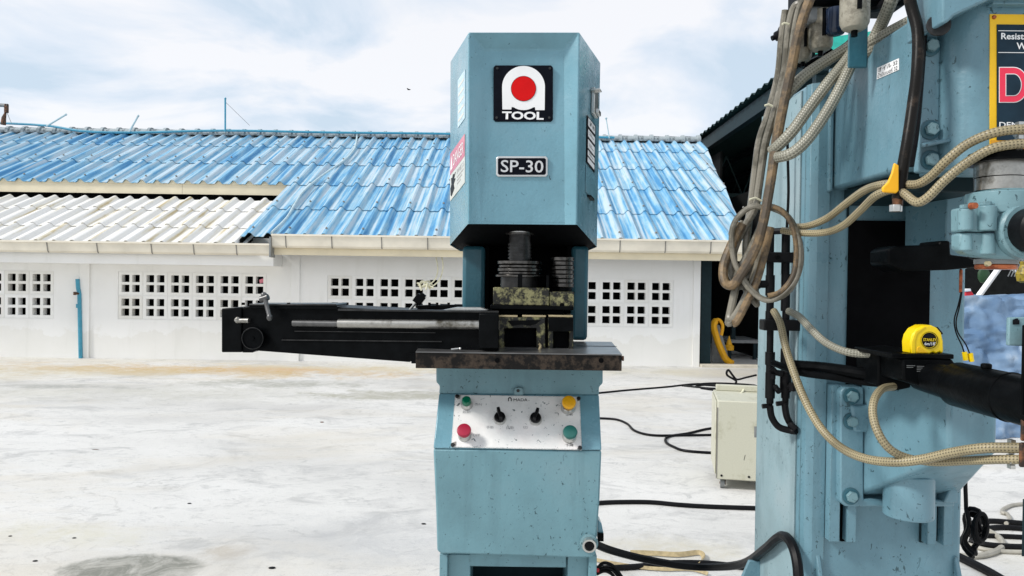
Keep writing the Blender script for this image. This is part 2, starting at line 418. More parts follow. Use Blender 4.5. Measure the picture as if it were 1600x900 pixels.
M['ridge'] = grimy('weathered_cement', (0.06, 0.075, 0.085), (0.46, 0.52, 0.54), 0.47, 6, 0.7, 0, 0.3)
M['concrete_kerb'] = plain('kerb_concrete', (0.55, 0.51, 0.42), 0.8, 0, 0.15, 5)
M['cabinet'] = grimy('cream_cabinet_paint', (0.40, 0.385, 0.27), (0.60, 0.59, 0.48), 0.4, 3.5, 0.5, 0, 0.1)
M['canvas'] = plain('beige_webbing', (0.40, 0.32, 0.18), 0.8, 0, 0.3, 30)
M['cable_grey'] = plain('grey_cable', (0.36, 0.34, 0.29), 0.5, 0, 0.2)
M['twine'] = plain('cream_twine', (0.66, 0.64, 0.48), 0.8)
M['reds'] = plain('red_plastic', (0.6, 0.015, 0.03), 0.4)

def mat_roof(name, kind):
    t = NT(name); oi = t.node('ShaderNodeObjectInfo')
    vv = t.node('ShaderNodeVectorMath', operation='SCALE'); vv.inputs['Scale'].default_value = 1.0
    cb = t.node('ShaderNodeCombineXYZ'); t.l.new(oi.outputs['Random'], cb.inputs[0]); t.l.new(oi.outputs['Random'], cb.inputs[1])
    t.l.new(cb.outputs[0], vv.inputs[0]); vv.inputs['Scale'].default_value = 37.0
    ad = t.node('ShaderNodeVectorMath', operation='ADD'); t.l.new(t.co, ad.inputs[0]); t.l.new(vv.outputs[0], ad.inputs[1]); co = ad.outputs[0]
    st = t.noise(17.0, 3, 0.5, t.mapping((1.0, 0.03, 0.1), co), 0.15)
    pt = t.noise(2.6, 7, 0.68, t.mapping((1.6, 0.5, 1), co), 0.4)
    f = t.math('ADD', t.math('MULTIPLY', st, 0.70), t.math('MULTIPLY', pt, 0.30))
    f = t.math('ADD', f, t.math('MULTIPLY', t.math('SUBTRACT', oi.outputs['Random'], 0.5), 0.10))
    if kind == 'blue':
        colr = t.ramp(f, (0.36, (0.045, 0.23, 0.46)), (0.44, (0.13, 0.36, 0.57)), (0.505, (0.27, 0.47, 0.60)), (0.58, (0.46, 0.565, 0.64)))
    else:
        colr = t.ramp(f, (0.35, (0.52, 0.42, 0.24)), (0.41, (0.68, 0.64, 0.53)), (0.47, (0.75, 0.74, 0.71)), (0.7, (0.79, 0.785, 0.77)))
    t.bump(t.noise(40, 3), 0.1, 0.004)
    return t.fin(colr, 0.55 if kind == 'blue' else 0.65)
M['roof_blue'] = mat_roof('blue_roof_sheet', 'blue')
M['roof_white'] = mat_roof('white_roof_sheet', 'white')

def mat_ground():
    t = NT('concrete_yard'); geo = t.node('ShaderNodeNewGeometry'); co = geo.outputs['Position']
    big = t.noise(0.55, 7, 0.6, t.mapping((0.6, 1, 1), co))
    colr = t.ramp(big, (0.32, (0.50, 0.49, 0.47)), (0.5, (0.64, 0.63, 0.605)), (0.7, (0.71, 0.70, 0.68)))
    tr = t.noise(1.9, 10, 0.72, t.mapping((0.8, 1.15, 1), co), 1.2)                    # trowel streaks
    colr = t.mix(t.math('MULTIPLY', t.ramp(tr, (0.51, 0.0), (0.66, 1.0)), 0.6), colr, (0.35, 0.35, 0.345))
    fine = t.noise(8, 10, 0.8, t.mapping((0.7, 1.2, 1), co), 1.6)
    colr = t.mix(t.math('MULTIPLY', t.ramp(fine, (0.53, 0.0), (0.64, 1.0)), 0.55), colr, (0.31, 0.315, 0.31))
    sp = t.noise(34, 3, 0.6, co)
    grit = t.noise(110, 4, 0.75, co)
    colr = t.mix(t.math('MULTIPLY', t.ramp(grit, (0.54, 0.0), (0.66, 1.0)), 0.45), colr, (0.34, 0.33, 0.31))
    colr = t.mix(t.ramp(sp, (0.725, 0.0), (0.75, 0.7)), colr, (0.12, 0.115, 0.11))
    crk = t.node('ShaderNodeTexVoronoi', feature='DISTANCE_TO_EDGE'); crk.inputs['Scale'].default_value = 0.42
    t.l.new(t.mapping((1, 1, 0), co), crk.inputs['Vector'])
    wv = t.node('ShaderNodeVectorMath', operation='ADD'); nz = t.node('ShaderNodeTexNoise'); nz.inputs['Scale'].default_value = 2.5; nz.inputs['Detail'].default_value = 6
    t.l.new(co, nz.inputs['Vector']); t.l.new(nz.outputs['Color'], wv.inputs[0]); t.l.new(co, wv.inputs[1]); t.l.new(wv.outputs[0], crk.inputs['Vector'])
    ck = t.math('MULTIPLY', t.ramp(crk.outputs['Distance'], (0.002, 1.0), (0.006, 0.0)), t.ramp(t.noise(0.7, 3, 0.5, co), (0.5, 0.0), (0.6, 1.0)))
    colr = t.mix(t.math('MULTIPLY', ck, 0.3), colr, (0.25, 0.24, 0.22))
    tan = t.noise(0.45, 8, 0.65, t.mapping((0.5, 1.3, 1), co, (5, 2, 0)), 0.6)
    colr = t.mix(t.math('MULTIPLY', t.ramp(tan, (0.50, 0.0), (0.68, 1.0)), 0.55), colr, (0.56, 0.50, 0.39))
    gn = t.noise(230, 3, 0.7, co); gb = t.noise(14, 8, 0.75, co)
    colr = t.mix(t.math('MULTIPLY', t.math('GREATER_THAN', t.math('ADD', gn, t.math('MULTIPLY', t.math('SUBTRACT', gb, 0.5), 0.5)), 0.66), 0.5), colr, (0.22, 0.215, 0.20))
    wob = t.math('ADD', t.math('MULTIPLY', t.noise(1.2, 10, 0.72, co, 0.6), 0.65), t.math('MULTIPLY', t.noise(7, 10, 0.8, co, 0.5), 0.35))
    blot = t.ramp(t.noise(5, 10, 0.78, co, 1.0), (0.38, 0.35), (0.58, 1.0))
    def stain(px, py, rx, ry, c, s, soft=0.35, w=1.0):
        nonlocal colr
        p = G(px, py)
        a = t.node('ShaderNodeVectorMath', operation='SUBTRACT'); t.l.new(co, a.inputs[0]); a.inputs[1].default_value = p
        b = t.node('ShaderNodeVectorMath', operation='MULTIPLY'); t.l.new(a.outputs[0], b.inputs[0]); b.inputs[1].default_value = (1/rx, 1/ry, 0)
        l = t.node('ShaderNodeVectorMath', operation='LENGTH'); t.l.new(b.outputs[0], l.inputs[0])
        d = t.math('ADD', l.outputs['Value'], t.math('MULTIPLY', t.math('SUBTRACT', wob, 0.5), 4.2*w))
        k = t.ramp(d, (1-soft, 1.0), (1+soft*0.3, 0.0))
        colr = t.mix(t.math('MULTIPLY', t.math('MULTIPLY', k, blot), min(1.0, s*1.15)), colr, c)
    stain(330, 578, 4.2, 0.85, (0.52, 0.34, 0.13), 0.9, 0.7)
    stain(430, 577, 1.1, 0.22, (0.55, 0.27, 0.09), 0.7, 0.8)
    stain(60, 580, 4.5, 0.9, (0.50, 0.44, 0.30), 0.6, 0.8)
    stain(760, 578, 6.5, 0.75, (0.58, 0.54, 0.40), 0.55, 0.8)
    stain(200, 612, 4.0, 0.9, (0.45, 0.44, 0.38), 0.55, 0.9)
    stain(430, 600, 1.4, 0.45, (0.33, 0.33, 0.29), 0.75, 0.6)
    stain(95, 604, 1.1, 0.22, (0.31, 0.31, 0.29), 0.75, 0.6)
    stain(615, 617, 1.15, 0.45, (0.36, 0.35, 0.29), 0.8, 0.35)
    stain(205, 890, 0.37, 0.22, (0.20, 0.20, 0.17), 0.95, 0.22, 0.35)
    stain(300, 852, 0.17, 0.1, (0.36, 0.36, 0.35), 0.6, 0.5)
    stain(352, 862, 0.15, 0.13, (0.42, 0.37, 0.30), 0.6, 0.6)
    stain(110, 835, 0.55, 0.25, (0.56, 0.53, 0.40), 0.55, 0.8)
    stain(590, 840, 0.8, 0.6, (0.42, 0.425, 0.43), 0.5, 0.9)
    stain(1050, 860, 0.5, 0.25, (0.52, 0.48, 0.37), 0.6, 0.8)
    stain(1600, 870, 0.5, 0.4, (0.50, 0.46, 0.36), 0.5, 0.8)
    t.bump(t.math('ADD', fine, t.math('MULTIPLY', tr, 1.5)), 0.25, 0.01)
    return t.fin(colr, t.ramp(big, (0.3, 0.6), (0.7, 0.8)))
M['ground'] = mat_ground()

# ------------------------------------------------------------------ ground
g = MB()
S = 600
g.add([(-S, -60, 0), (S, -60, 0), (S, S, 0), (-S, S, 0)], [(0, 1, 2, 3)])
tag(build(g, 'ground', M['ground'], origin=(0, 0, 0)), kind='structure')

# ------------------------------------------------------------------ storage building
WY = 13.0                                              # front wall plane
BL = Vector((-4.0, WY, 0))
bld = thing('storage_building', BL, 'long white plastered building with pierced ventilation blocks under a weathered blue sheet roof', 'building')
def wx(px, Y=WY, py=450): return P(px, py, Y).x
def wz(py, px=600, Y=WY): return P(px, py, Y).z
BW, BH = 0.435, 0.42
XL, XR = -16.0, wx(1093)
WTOP = 2.15
groups = []                                            # x0, columns, z top
groups.append((wx(84)-4*BW, 4, wz(423, 60)))
groups.append((wx(184.5), 6, wz(425.5, 300)))
groups.append((wx(511.5), 14, wz(433.5, 780)))
w = MB()
xs = XL
for x0, n, zt in groups:
    w.box(xs, x0, WY, WY+0.13, -0.05, WTOP)
    w.box(x0, x0+n*BW, WY, WY+0.13, zt, WTOP)
    w.box(x0, x0+n*BW, WY, WY+0.13, -0.05, zt-2*BH)
    xs = x0+n*BW
w.box(xs, XR, WY, WY+0.13, -0.05, WTOP)
build(w, 'wall', M['plaster'], bld)
pil = [(126, 141), (455, 469), (1083, 1094)]
for a, b in pil:
    m_ = MB(); m_.box(wx(a), wx(b), WY-0.035, WY-0.002, -0.05, WTOP-0.01); build(m_, 'pillar', M['plaster'], bld, 0.006)
sh = MB()
sh.box(XR-0.12, XR-0.003, WY+0.133, 24, -0.05, WTOP); sh.box(XL, XR, 24.003, 24.15, -0.05, WTOP); sh.box(XL, XL+.12, WY+.133, 24, -0.05, WTOP)
build(sh, 'rear_wall', M['plaster'], bld)
iw = MB(); iw.box(XL+.13, XR-.13, WY+0.75, WY+0.80, -0.05, 2.2); iw.box(XL+.13, XR-.13, WY+.14, WY+.74, 0.004, 0.02); build(iw, 'interior_shade', M['shed_dark'], bld)['kind'] = 'stuff'  # added near-black sheet and floor paint the shade behind the vents
# one ventilation block: ring frame with a cross, four square holes
def vent_mesh():
    b = MB(); d = 0.12; hw, hh = BW/2-0.006, BH/2-0.006; fr, cr = 0.052, 0.024
    b.box(-hw, hw, 0, d, hh-fr, hh); b.box(-hw, hw, 0, d, -hh, -hh+fr)
    b.box(-hw, -hw+fr, 0, d, -hh+fr, hh-fr); b.box(hw-fr, hw, 0, d, -hh+fr, hh-fr)
    b.box(-cr, cr, 0.004, d, -hh+fr, hh-fr); b.box(-hw+fr, -cr, 0.006, d, -cr, cr); b.box(cr, hw-fr, 0.006, d, -cr, cr)
    return b.mesh('ventilation_block', M['block'])
vme = vent_mesh()
mo = MB()
for x0, n, zt in groups:
    for i in range(n):
        for j in range(2):
            link('ventilation_block', vme, bld, (x0+(i+.5)*BW, WY+0.004, zt-(j+.5)*BH))
    for i in range(n+1): mo.box(x0+i*BW-0.007, x0+i*BW+0.007, WY+0.012, WY+0.1, zt-2*BH, zt)
    for j in range(3): mo.box(x0, x0+n*BW, WY+0.014, WY+0.098, zt-j*BH-0.007, zt-j*BH+0.007)
build(mo, 'mortar', M['plaster'], bld)
# blue roof
TH = R(25); Y0 = 12.3; Z0 = P(700, 371, Y0).z-0.075
SU = Vector((0, math.cos(TH), math.sin(TH))); SN = Vector((0, -math.sin(TH), math.cos(TH)))
ROWS = [0, 1.45, 2.9, 4.35, 5.8, 6.8]
PITCH = 0.31
def wave(x, amp):
    ph = (x/PITCH) % 1.0
    d = abs(ph-0.5)*2                                  # crest at .5
    if d < 0.20: return amp*(1-0.10*(d/0.20)**2)
    if d < 0.50: return amp*(0.90-0.90*(d-0.20)/0.30)
    return amp*0.10*max(0.0, (d-0.72)/0.28)
def sheet_mesh(name, m, width, length, amp=0.075, x0=0, lift=0.021, xr0=None, xr1=None, seg=10):
    b = MB(); n = max(2, int(round(width/PITCH*seg))); nv = 3
    v = []; f = []
    for s_ in (0, 1):
        for j in range(nv+1):
            t = j/nv
            for i in range(n+1):
                x = x0 + width*i/n
                if xr0 is not None: x = min(x, xr0+(xr1-xr0)*t)
                v.append((x, t*length, wave(x, amp)+lift*(1-t)-0.011*s_))
    st = (nv+1)*(n+1)
    for j in range(nv):
        for i in range(n):
            a = j*(n+1)+i
            f.append((a, a+1, a+n+2, a+n+1)); f.append((st+a, st+a+n+1, st+a+n+2, st+a+1))
    for i in range(n):
        f.append((i, st+i, st+i+1, i+1)); a = nv*(n+1)+i; f.append((a, a+1, st+a+1, st+a))
    for j in range(nv):
        a = j*(n+1); f.append((a, a+n+1, st+a+n+1, st+a)); a += n; f.append((a, st+a, st+a+n+1, a+n+1))
    me = bpy.data.meshes.new(name); me.from_pydata(v, [], f); me.materials.append(m)
    me.polygons.foreach_set('use_smooth', [True]*len(me.polygons)); me.set_sharp_from_angle(angle=R(24))
    return me
XE = -4.55
def put_sheet(me, X, t, Y0_, Z0_, th, parent=bld):
    o = bpy.data.objects.new('roof_sheet', me); col.objects.link(o); o.parent = parent
    o.location = Vector((X, Y0_+t*math.cos(th), Z0_+t*math.sin(th))) - wloc(parent)
    o.rotation_euler = (th+random.uniform(-.002, .002), 0, random.uniform(-.002, .002)); return o
screw = MB()
for r in range(5):
    t0, t1 = ROWS[r]+(0.075 if r == 0 else 0), ROWS[r+1]; L = t1-t0+(0.09 if r < 4 else 0)
    full = sheet_mesh('roof_sheet', M['roof_blue'], 2*PITCH+0.012, L)
    xr0 = 3.96+0.75*t0/6.8; xr1 = 3.96+0.75*(t0+L)/6.8
    X = XE if r < 2 else XE-15*2*PITCH
    while X < xr1:
        if X+2*PITCH+0.02 < xr0: put_sheet(full, X, t0, Y0, Z0, TH)
        else: put_sheet(sheet_mesh('roof_sheet', M['roof_blue'], min(2*PITCH+0.01, xr1-X), L, xr0=xr0-X, xr1=xr1-X), X, t0, Y0, Z0, TH)
        q = Vector((X+PITCH*0.5, Y0+(t0+0.22)*math.cos(TH), Z0+(t0+0.22)*math.sin(TH)))+SN*0.10
        screw.cyl(q, q+SN*0.02, 0.024, 0.012, 8)
        X += 2*PITCH
o_ = build(screw, 'roof_screws', M['seam'], bld); o_['kind'] = 'stuff'
RY = Y0+6.8*math.cos(TH); RZ = Z0+6.8*math.sin(TH)
# rear slope closes the roof
rs = MB(); rs.loft([Vector((XL, RY+0.05, RZ-0.02)), Vector((4.6, RY+0.05, RZ-0.02)), Vector((4.6, 25, WTOP)), Vector((XL, 25, WTOP))],
                   [Vector((XL, RY+0.05, RZ-0.08)), Vector((4.6, RY+0.05, RZ-0.08)), Vector((4.6, 25, WTOP-.06)), Vector((XL, 25, WTOP-.06))])
build(rs, 'rear_slope', M['shed_green'], bld)
gb = MB(); gb.prism([(XR-0.07, WY+0.2, WTOP), (XR-0.07, 23.9, WTOP), (XR-0.07, RY, RZ-0.2)], (0.06, 0, 0)); build(gb, 'gable_wall', M['plaster'], bld)
# ridge caps
cap = MB(); n = 10
prof = [(-0.215, 0.115), (0.16, 0.105), (0.165, 0.14), (0.235, 0.14)]
v = []; f = []
for (x, r_) in prof:
    for k in range(n+1):
        a = math.pi*(-0.12+1.24*k/n); v.append((x, math.cos(a)*r_*1.25, math.sin(a)*r_))
for i in range(len(prof)-1):
    for k in range(n): f.append((i*(n+1)+k, i*(n+1)+k+1, (i+1)*(n+1)+k+1, (i+1)*(n+1)+k))
f.append(tuple(range(n+1))); f.append(tuple(range(3*(n+1), 4*(n+1))))
cap.add(v, f); cme = cap.mesh('ridge_cap', M['ridge'])
X = -15.5
while X < 4.6:
    o = link('ridge_cap', cme, bld, (X, RY+0.02, RZ+0.05+random.uniform(-.006, .006))); o.rotation_euler = (0, random.uniform(-.012, .012), random.uniform(-.02, .02)); X += 0.39
# eave: gutter and fascia (right), gutter, beam and fascia (left wing)
def gutter(x0, x1, pz0, pz1, Y, joints, pxc):
    zt, zb = P(pxc, pz0, Y).z, P(pxc, pz1, Y).z; h = zt-zb
    pr = [(0, zt), (-0.02, zt), (-0.02, zt-0.03), (0.0, zt-0.035), (0.03, zb+0.03), (0.06, zb), (0.14, zb), (0.14, zb+0.02), (0.07, zb+0.02), (0.03, zt-0.05), (0.015, zt-0.01)]
    b = MB(); b.prism([(x0, Y+a, z) for a, z in pr], (x1-x0, 0, 0)); o = build(b, 'gutter', M['gutter'], bld)
    for j in joints:
        xx = P(j, (pz0+pz1)/2, Y).x; q = MB()
        q.prism([(xx-0.008, Y+a-0.006, z-0.003) for a, z in pr[2:6]]+[(xx-0.008, Y+0.09, zb+0.02), (xx-0.008, Y+0.05, zt-0.05)], (0.017, 0, 0)); build(q, 'gutter_joint', M['seam'], o)
GX = P(425, 380, 12.33).x
gutter(-12.0, GX-0.03, 377.5, 396, 12.32, [73, 151, 236, 302, 369], 200)
gutter(GX, 4.0, 370, 391, 12.30, [446, 518, 596, 668, 969, 1040, 1111], 760)
b = MB(); b.box(GX-0.028, GX-0.002, 12.27, 12.5, P(425, 402, 12.3).z, P(425, 370, 12.3).z); build(b, 'gutter_end', M['greymetal'], bld)
b = MB(); b.box(GX, 4.0, 12.45, 12.50, P(760, 402.5, 12.45).z, P(760, 388, 12.45).z); build(b, 'fascia', M['cream_trim'], bld)
b = MB(); b.box(GX, 4.0, 12.503, WY+0.05, P(760, 394, 12.45).z, P(760, 392, 12.45).z); build(b, 'soffit', M['shed_dark'], bld)
b = MB(); b.box(-12.5, GX-0.03, 12.5, WY-0.003, P(200, 412.5, 12.5).z, P(200, 394, 12.5).z); build(b, 'eave_beam', M['plaster'], bld)
# white roof of the left wing
YW = 12.28; ZW = P(200, 379, YW).z-0.075; Ptop = P(200, 311, 14.8)
THW = math.atan2(Ptop.z-ZW, Ptop.y-YW); LW = math.hypot(Ptop.z-ZW, Ptop.y-YW)
RW = [0, LW*0.36, LW*0.72, LW]
PITCH = 0.30
for r in range(3):
    L = RW[r+1]-RW[r]+(0.08 if r < 2 else 0)-(0.085 if r == 0 else 0)
    full = sheet_mesh('roof_sheet', M['roof_white'], 2*PITCH+0.012, L, 0.07)
    X = XE+0.05-2*PITCH
    for i in range(13): put_sheet(full, X-i*2*PITCH, RW[r]+(0.085 if r == 0 else 0), YW, ZW, THW)
FY = Y0+2.9*math.cos(TH)+0.03; FZ = Z0+2.9*math.sin(TH)
for a, c in ((-13.9, P(285, 290, FY).x-0.006), (P(285, 290, FY).x, XE-0.02)):
    b = MB(); b.box(a, c, FY, FY+0.04, FZ-0.195, FZ+0.01); build(b, 'fascia', M['cream_trim'], bld)
PITCH = 0.31
b = MB(); x = XE-15*2*PITCH; xs_ = x; tops = []
while x < XE-0.03: tops.append((x, wave(x-xs_, 0.075))); x += 0.031
b.prism([(x, FY-0.012, FZ+0.004) for x, h in reversed(tops)]+[(x, FY-0.012, FZ+0.012+h) for x, h in tops], (0, 0.012, 0)); build(b, 'eave_closure', M['cream_trim'], bld)
b = MB(); b.box(-13.9, XE, FY+0.3, FY+0.36, 1.9, FZ); build(b, 'clerestory_wall', M['shed_dark'], bld)
b = MB(); b.prism([(XE-0.03, 12.4, Z0-0.25), (XE-0.03, FY, FZ-0.3), (XE-0.03, FY, FZ-0.05), (XE-0.03, 12.4, Z0+0.0)], (0.02, 0, 0)); build(b, 'verge_board', M['shed_dark'], bld)
# rods and conduit along the ridge
RP = Vector((0, Y0, Z0))
b = MB(); b.tube(smooth([P(-30, 191, RY-0.2), P(70, 196, RY-0.2), P(130, 205, RY-0.25), P(210, 207, RY-0.2), P(352, 204, RY-0.2), P(520, 207, RY-0.2), P(700, 209, RY-0.2), P(960, 215, RY-.2)], 5), 0.028, 8)
build(b, 'ridge_conduit', M['pvc'], bld)
for a, c in (((73, 197), (103, 179)), ((202, 206), (216, 181)), ((352, 206), (352, 154)), ((952, 216), (947, 185))):
    b = MB(); b.tube([P(*a, RY-0.22), P(*c, RY-0.22)], 0.022 if a[0] != 952 else 0.014, 7)
    q = P(*c, RY-0.22); b.sphere(q, 0.03, 8); build(b, 'lightning_rod', M['palepipe'] if a[0] != 352 else M['pvc'], bld)
b = MB(); b.tube([P(353, 160, RY-0.22), P(390, 196, RY-0.1)], 0.005, 5); build(b, 'stay_wire', M['greymetal'], bld)
b = MB(); b.tube(smooth([onplane(x, y, RP, SN)+SN*0.10 for x, y in ((559, 212), (555, 237), (540, 256), (515, 274), (496, 288), (474, 308), (460, 330), (448, 350), (426, 372))], 5), 0.022, 7)
build(b, 'roof_cable', M['palepipe'], bld)

# pipe bracket at the top left of the ridge
b0 = thing('water_outlet_pipe', P(8, 192, 18.0), 'grey water outlet pipe with dark valve poking above the left roof ridge', 'pipe')
b = MB(); b.tube([P(-20, 163, 18), P(12, 165, 18)], 0.045, 10); build(b, 'pipe', M['greymetal'], b0)
b = MB(); b.tube([P(10, 163, 18), P(10, 176, 18)], 0.05, 10); b.tube([P(9, 175, 18), P(6, 184, 18), P(5, 195, 18)], [0.02, 0.05, 0.06], 10); build(b, 'valve', M['rustpipe'], b0)
b = MB(); b.tube([P(11, 176, 18), P(18, 193, 18)], 0.006, 5); build(b, 'wire', M['greymetal'], b0)

# blue water pipe on the wall
wp = thing('water_pipe', P(126, 558, WY-0.06), 'blue plastic standpipe with small tap on the white wall', 'pipe')
b = MB(); b.tube(PT([(121, 436, WY-.05), (122, 450, WY-.05), (124, 460, WY-.05), (126, 560, WY-.05)]), 0.034, 10); build(b, 'pipe', M['pvc'], wp)
b = MB(); b.tube(PT([(124, 459, WY-.06), (117, 458, WY-.12)]), 0.02, 8); b.cyl(P(117, 456, WY-.12), P(117, 461, WY-.12), 0.025); build(b, 'tap', M['rustpipe'], wp)
b = MB(); b.cyl(P(123, 475, WY-.05), P(123, 481, WY-.05), 0.045, n=12); build(b, 'coupling', M['pvc'], wp)
# twine hanging from the eave
b = MB()
for pts in (((681, 402), (684, 420), (680, 436), (668, 447)), ((690, 400), (692, 418), (686, 438), (672, 450))):
    b.tube(smooth([P(x, y, 12.6) for x, y in pts], 4), 0.012, 5)
for i in range(9):
    q = P(random.uniform(650, 676), random.uniform(441, 452), 12.6); e_ = P(random.uniform(652, 678), random.uniform(442, 458), 12.6+random.uniform(-.1, .1))
    b.tube(smooth([q, (q+e_)/2+Vector((0, 0, .05)), e_], 3), 0.016, 5)
tag(build(b, 'twine', M['twine']), 'tangle of pale twine hanging from the eave in front of the ventilation blocks', 'string')
b = MB(); b.pprism([(405, 437), (415, 434), (417, 440), (406, 443)], WY+0.03, 0.02)
tag(build(b, 'pink_cloth', M['pink']), 'scrap of pink cloth showing inside a ventilation block hole', 'cloth')

# ------------------------------------------------------------------ open shed on the right
SX = 5.0; SZ = P(1150, 170, 1155*SX/350).z
shed = thing('open_shed', (SX, 14, 0), 'dark green open sided shed roof rising behind the blue roof on the right', 'shed')
def shed_roof():
    b = MB(); ny = 150; v = []; f = []
    y0, y1 = 12.0, 40.0; sl = math.tan(R(9)); x1 = 17.0
    for s_ in (0, 1):
        for j in range(ny+1):
            y = y0+(y1-y0)*j/ny; w_ = 0.035*(1 if j % 2 else -1)
            for x in (SX-0.15, x1): v.append((x, y, SZ+(x-SX)*sl+w_-0.015*s_))
    st = 2*(ny+1)
    for j in range(ny):
        a = 2*j; f.append((a, a+1, a+3, a+2)); f.append((st+a, st+a+2, st+a+3, st+a+1)); f.append((a, a+2, st+a+2, st+a)); f.append((a+1, st+a+1, st+a+3, a+3))
    f.append((0, st, st+1, 1)); a = 2*ny; f.append((a, a+1, st+a+1, st+a))
    b.add(v, f); build(b, 'roof', M['shed_green'], shed)
    for i in range(6):
        x = SX+0.3+i*2.0; p = MB(); p.box(x, x+0.1, 12.1, 39.8, SZ+(x-SX)*sl-0.22, SZ+(x-SX)*sl-0.06); build(p, 'purlin', M['dark_steel_paint'], shed)
    p = MB(); p.box(SX-0.02, SX+0.14, 12.1, 39.9, SZ-0.40, SZ-0.09); build(p, 'eave_beam', M['dark_steel_paint'], shed)
    fb = MB(); fb.prism([(SX-0.15, 11.95, SZ-0.18), (x1, 11.95, SZ-0.18+(x1-SX)*sl), (x1, 11.95, SZ+0.06+(x1-SX)*sl), (SX-0.15, 11.95, SZ+0.06)], (0, 0.03, 0)); build(fb, 'front_fascia', M['turq'], shed)
    for y in (12.3, 20, 28, 36):
        p = MB(); p.box(SX, SX+0.16, y, y+0.16, -0.02, SZ-0.41); build(p, 'column', M['dark_steel_paint'], shed)
    for y in (20.0, 28.0):                              # lattice trusses
        p = MB(); z0, z1 = SZ-1.5, SZ-0.5
        p.box(SX+0.2, x1-0.1, y, y+0.06, z0-0.05, z0+0.05)
        x = SX+0.3
        while x < x1-1:
            p.tube([(x, y+.03, z0), (x+0.45, y+.03, z1+(x-SX)*sl)], 0.02, 5); p.tube([(x+0.45, y+.03, z1+(x-SX)*sl), (x+0.9, y+.03, z0)], 0.02, 5); x += 0.9
        build(p, 'truss', M['shed_green'], shed)
    p = MB(); p.box(SX, x1, 39.5, 39.6, -0.02, SZ+2); p.box(x1-0.1, x1, 12, 39.5, -0.02, SZ+2); p.box(SX+.3, SX+.36, 19, 39.5, -0.02, SZ-0.5); build(p, 'sheet_wall', M['shed_dark'], shed)
shed_roof()
b = MB(); b.box(wx(1095.5, 13.05), wx(1112, 13.05), 13.05, 13.25, -0.02, 2.2)
tag(build(b, 'steel_post', M['dark_steel_paint'], bev=0.008), 'dark teal steel post at the right end of the white building', 'post')
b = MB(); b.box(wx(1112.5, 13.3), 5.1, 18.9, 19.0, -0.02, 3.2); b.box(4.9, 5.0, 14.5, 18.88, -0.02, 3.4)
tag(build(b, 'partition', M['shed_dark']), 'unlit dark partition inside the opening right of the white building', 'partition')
kb = MB(); kb.box(XR+0.02, 5.4, 12.86, 13.04, -0.02, 0.05); tag(build(kb, 'kerb', M['concrete_kerb'], bev=0.01), kind='structure')
# things in the dark opening
b = MB(); b.prism([(P(1113, 566, 13.6)), P(1141, 567, 13.6), P(1124, 508, 13.6), P(1113, 506, 13.6)], (0, 0.05, 0))
tag(build(b, 'grey_panel', M['greymetal']), 'pale grey panel standing in the opening beside the dark post', 'panel')
b = MB(); b.tube(smooth(PT([(1127, 524, 13.4), (1129, 508, 13.4), (1122, 499, 13.4), (1115, 508, 13.4), (1119, 526, 13.4), (1126, 545, 13.4), (1134, 561, 13.4), (1144, 568, 13.3)]), 5), [0.03]*12+[0.06]*(36-12), 8)
tag(build(b, 'curved_bar', M['yellowstrap']), 'yellow curved bar hooked at the top in the dark opening', 'bar')
b = MB(); b.lathe(P(1139, 547, 13.9), (0, 0, 1), [(0, 0.09), (0.08, 0.09), (0.1, 0.06), (0.27, 0.005)], 12)
tag(build(b, 'small_cone', M['yellowstrap']), 'small yellow cone on the dark bench in the opening', 'cone')
bt = thing('work_bench', (4.4, 14.4, 0), 'low dark grey bench inside the dim opening', 'bench')
b = MB(); b.box(wx(1136, 14.4), 4.85, 14.3, 15.4, 0.32, 0.38); build(b, 'bench_top', M['greymetal'], bt)
for xx in (wx(1138, 14.4), 4.7):
    b = MB(); b.box(xx, xx+0.06, 14.32, 14.38, 0, 0.318); build(b, 'leg', M['dark_steel_paint'], bt)
b = MB(); b.box(wx(1147, 14.4), wx(1153, 14.4), 14.5, 14.58, 0.381, 1.0); build(b, 'upright', M['dark_steel_paint'], bt)

# ------------------------------------------------------------------ punch press
pr = thing('punch_press', (P(812, 500, 2.3).x, 2.35, 0), 'blue green hydraulic punch press with round red and white badge and black side gauge', 'press')
YF, YB, YE = 2.05, 2.32, 2.78
FTL, FTR, FBL, FBR = P(732, 50, YF), P(905.5, 50, YF), P(731, 350, YF), P(901.5, 351, YF)
BTL, BTR, BBL, BBR = P(704, 95, YB), P(938, 97, YB), P(703, 383, YB), P(932.5, 386, YB)
iTL, iTR, iBL, iBR = P(757, 78, YF+0.034), P(881, 78, YF+0.034), P(752, 350, YF+0.012), P(882, 351, YF+0.012)
dy = Vector((0, YE-YB, 0))
hd = MB()
V_ = [FTL, FTR, FBL, FBR, BTL, BTR, BBL, BBR, iTL, iTR, iBL, iBR, BTL+dy, BTR+dy, BBL+dy, BBR+dy]
hd.add(V_, [(0, 8, 9, 1), (0, 2, 10, 8), (1, 9, 11, 3), (8, 10, 11, 9), (4, 6, 2, 0), (1, 3, 7, 5), (0, 1, 5, 4), (4, 5, 13, 12), (4, 12, 14, 6), (5, 7, 15, 13), (12, 13, 15, 14)])
build(hd, 'hood', M['teal'], pr, 0.004)
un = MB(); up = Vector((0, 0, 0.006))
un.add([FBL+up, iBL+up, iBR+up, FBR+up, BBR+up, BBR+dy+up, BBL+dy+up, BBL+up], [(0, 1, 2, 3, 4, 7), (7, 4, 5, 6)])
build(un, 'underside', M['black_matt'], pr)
LF = Face(BBL, FBL, FTL, BTL); RF = Face(FBR, BBR, BTR, FTR)
s = MB(); LF.plate(s, 0.03, 0.235, 0.86, 0.49, 0.0005, 0.0015); st = build(s, 'warning_sticker', M['cream'], pr, label='pale red and white danger sticker on the left side of the hood')
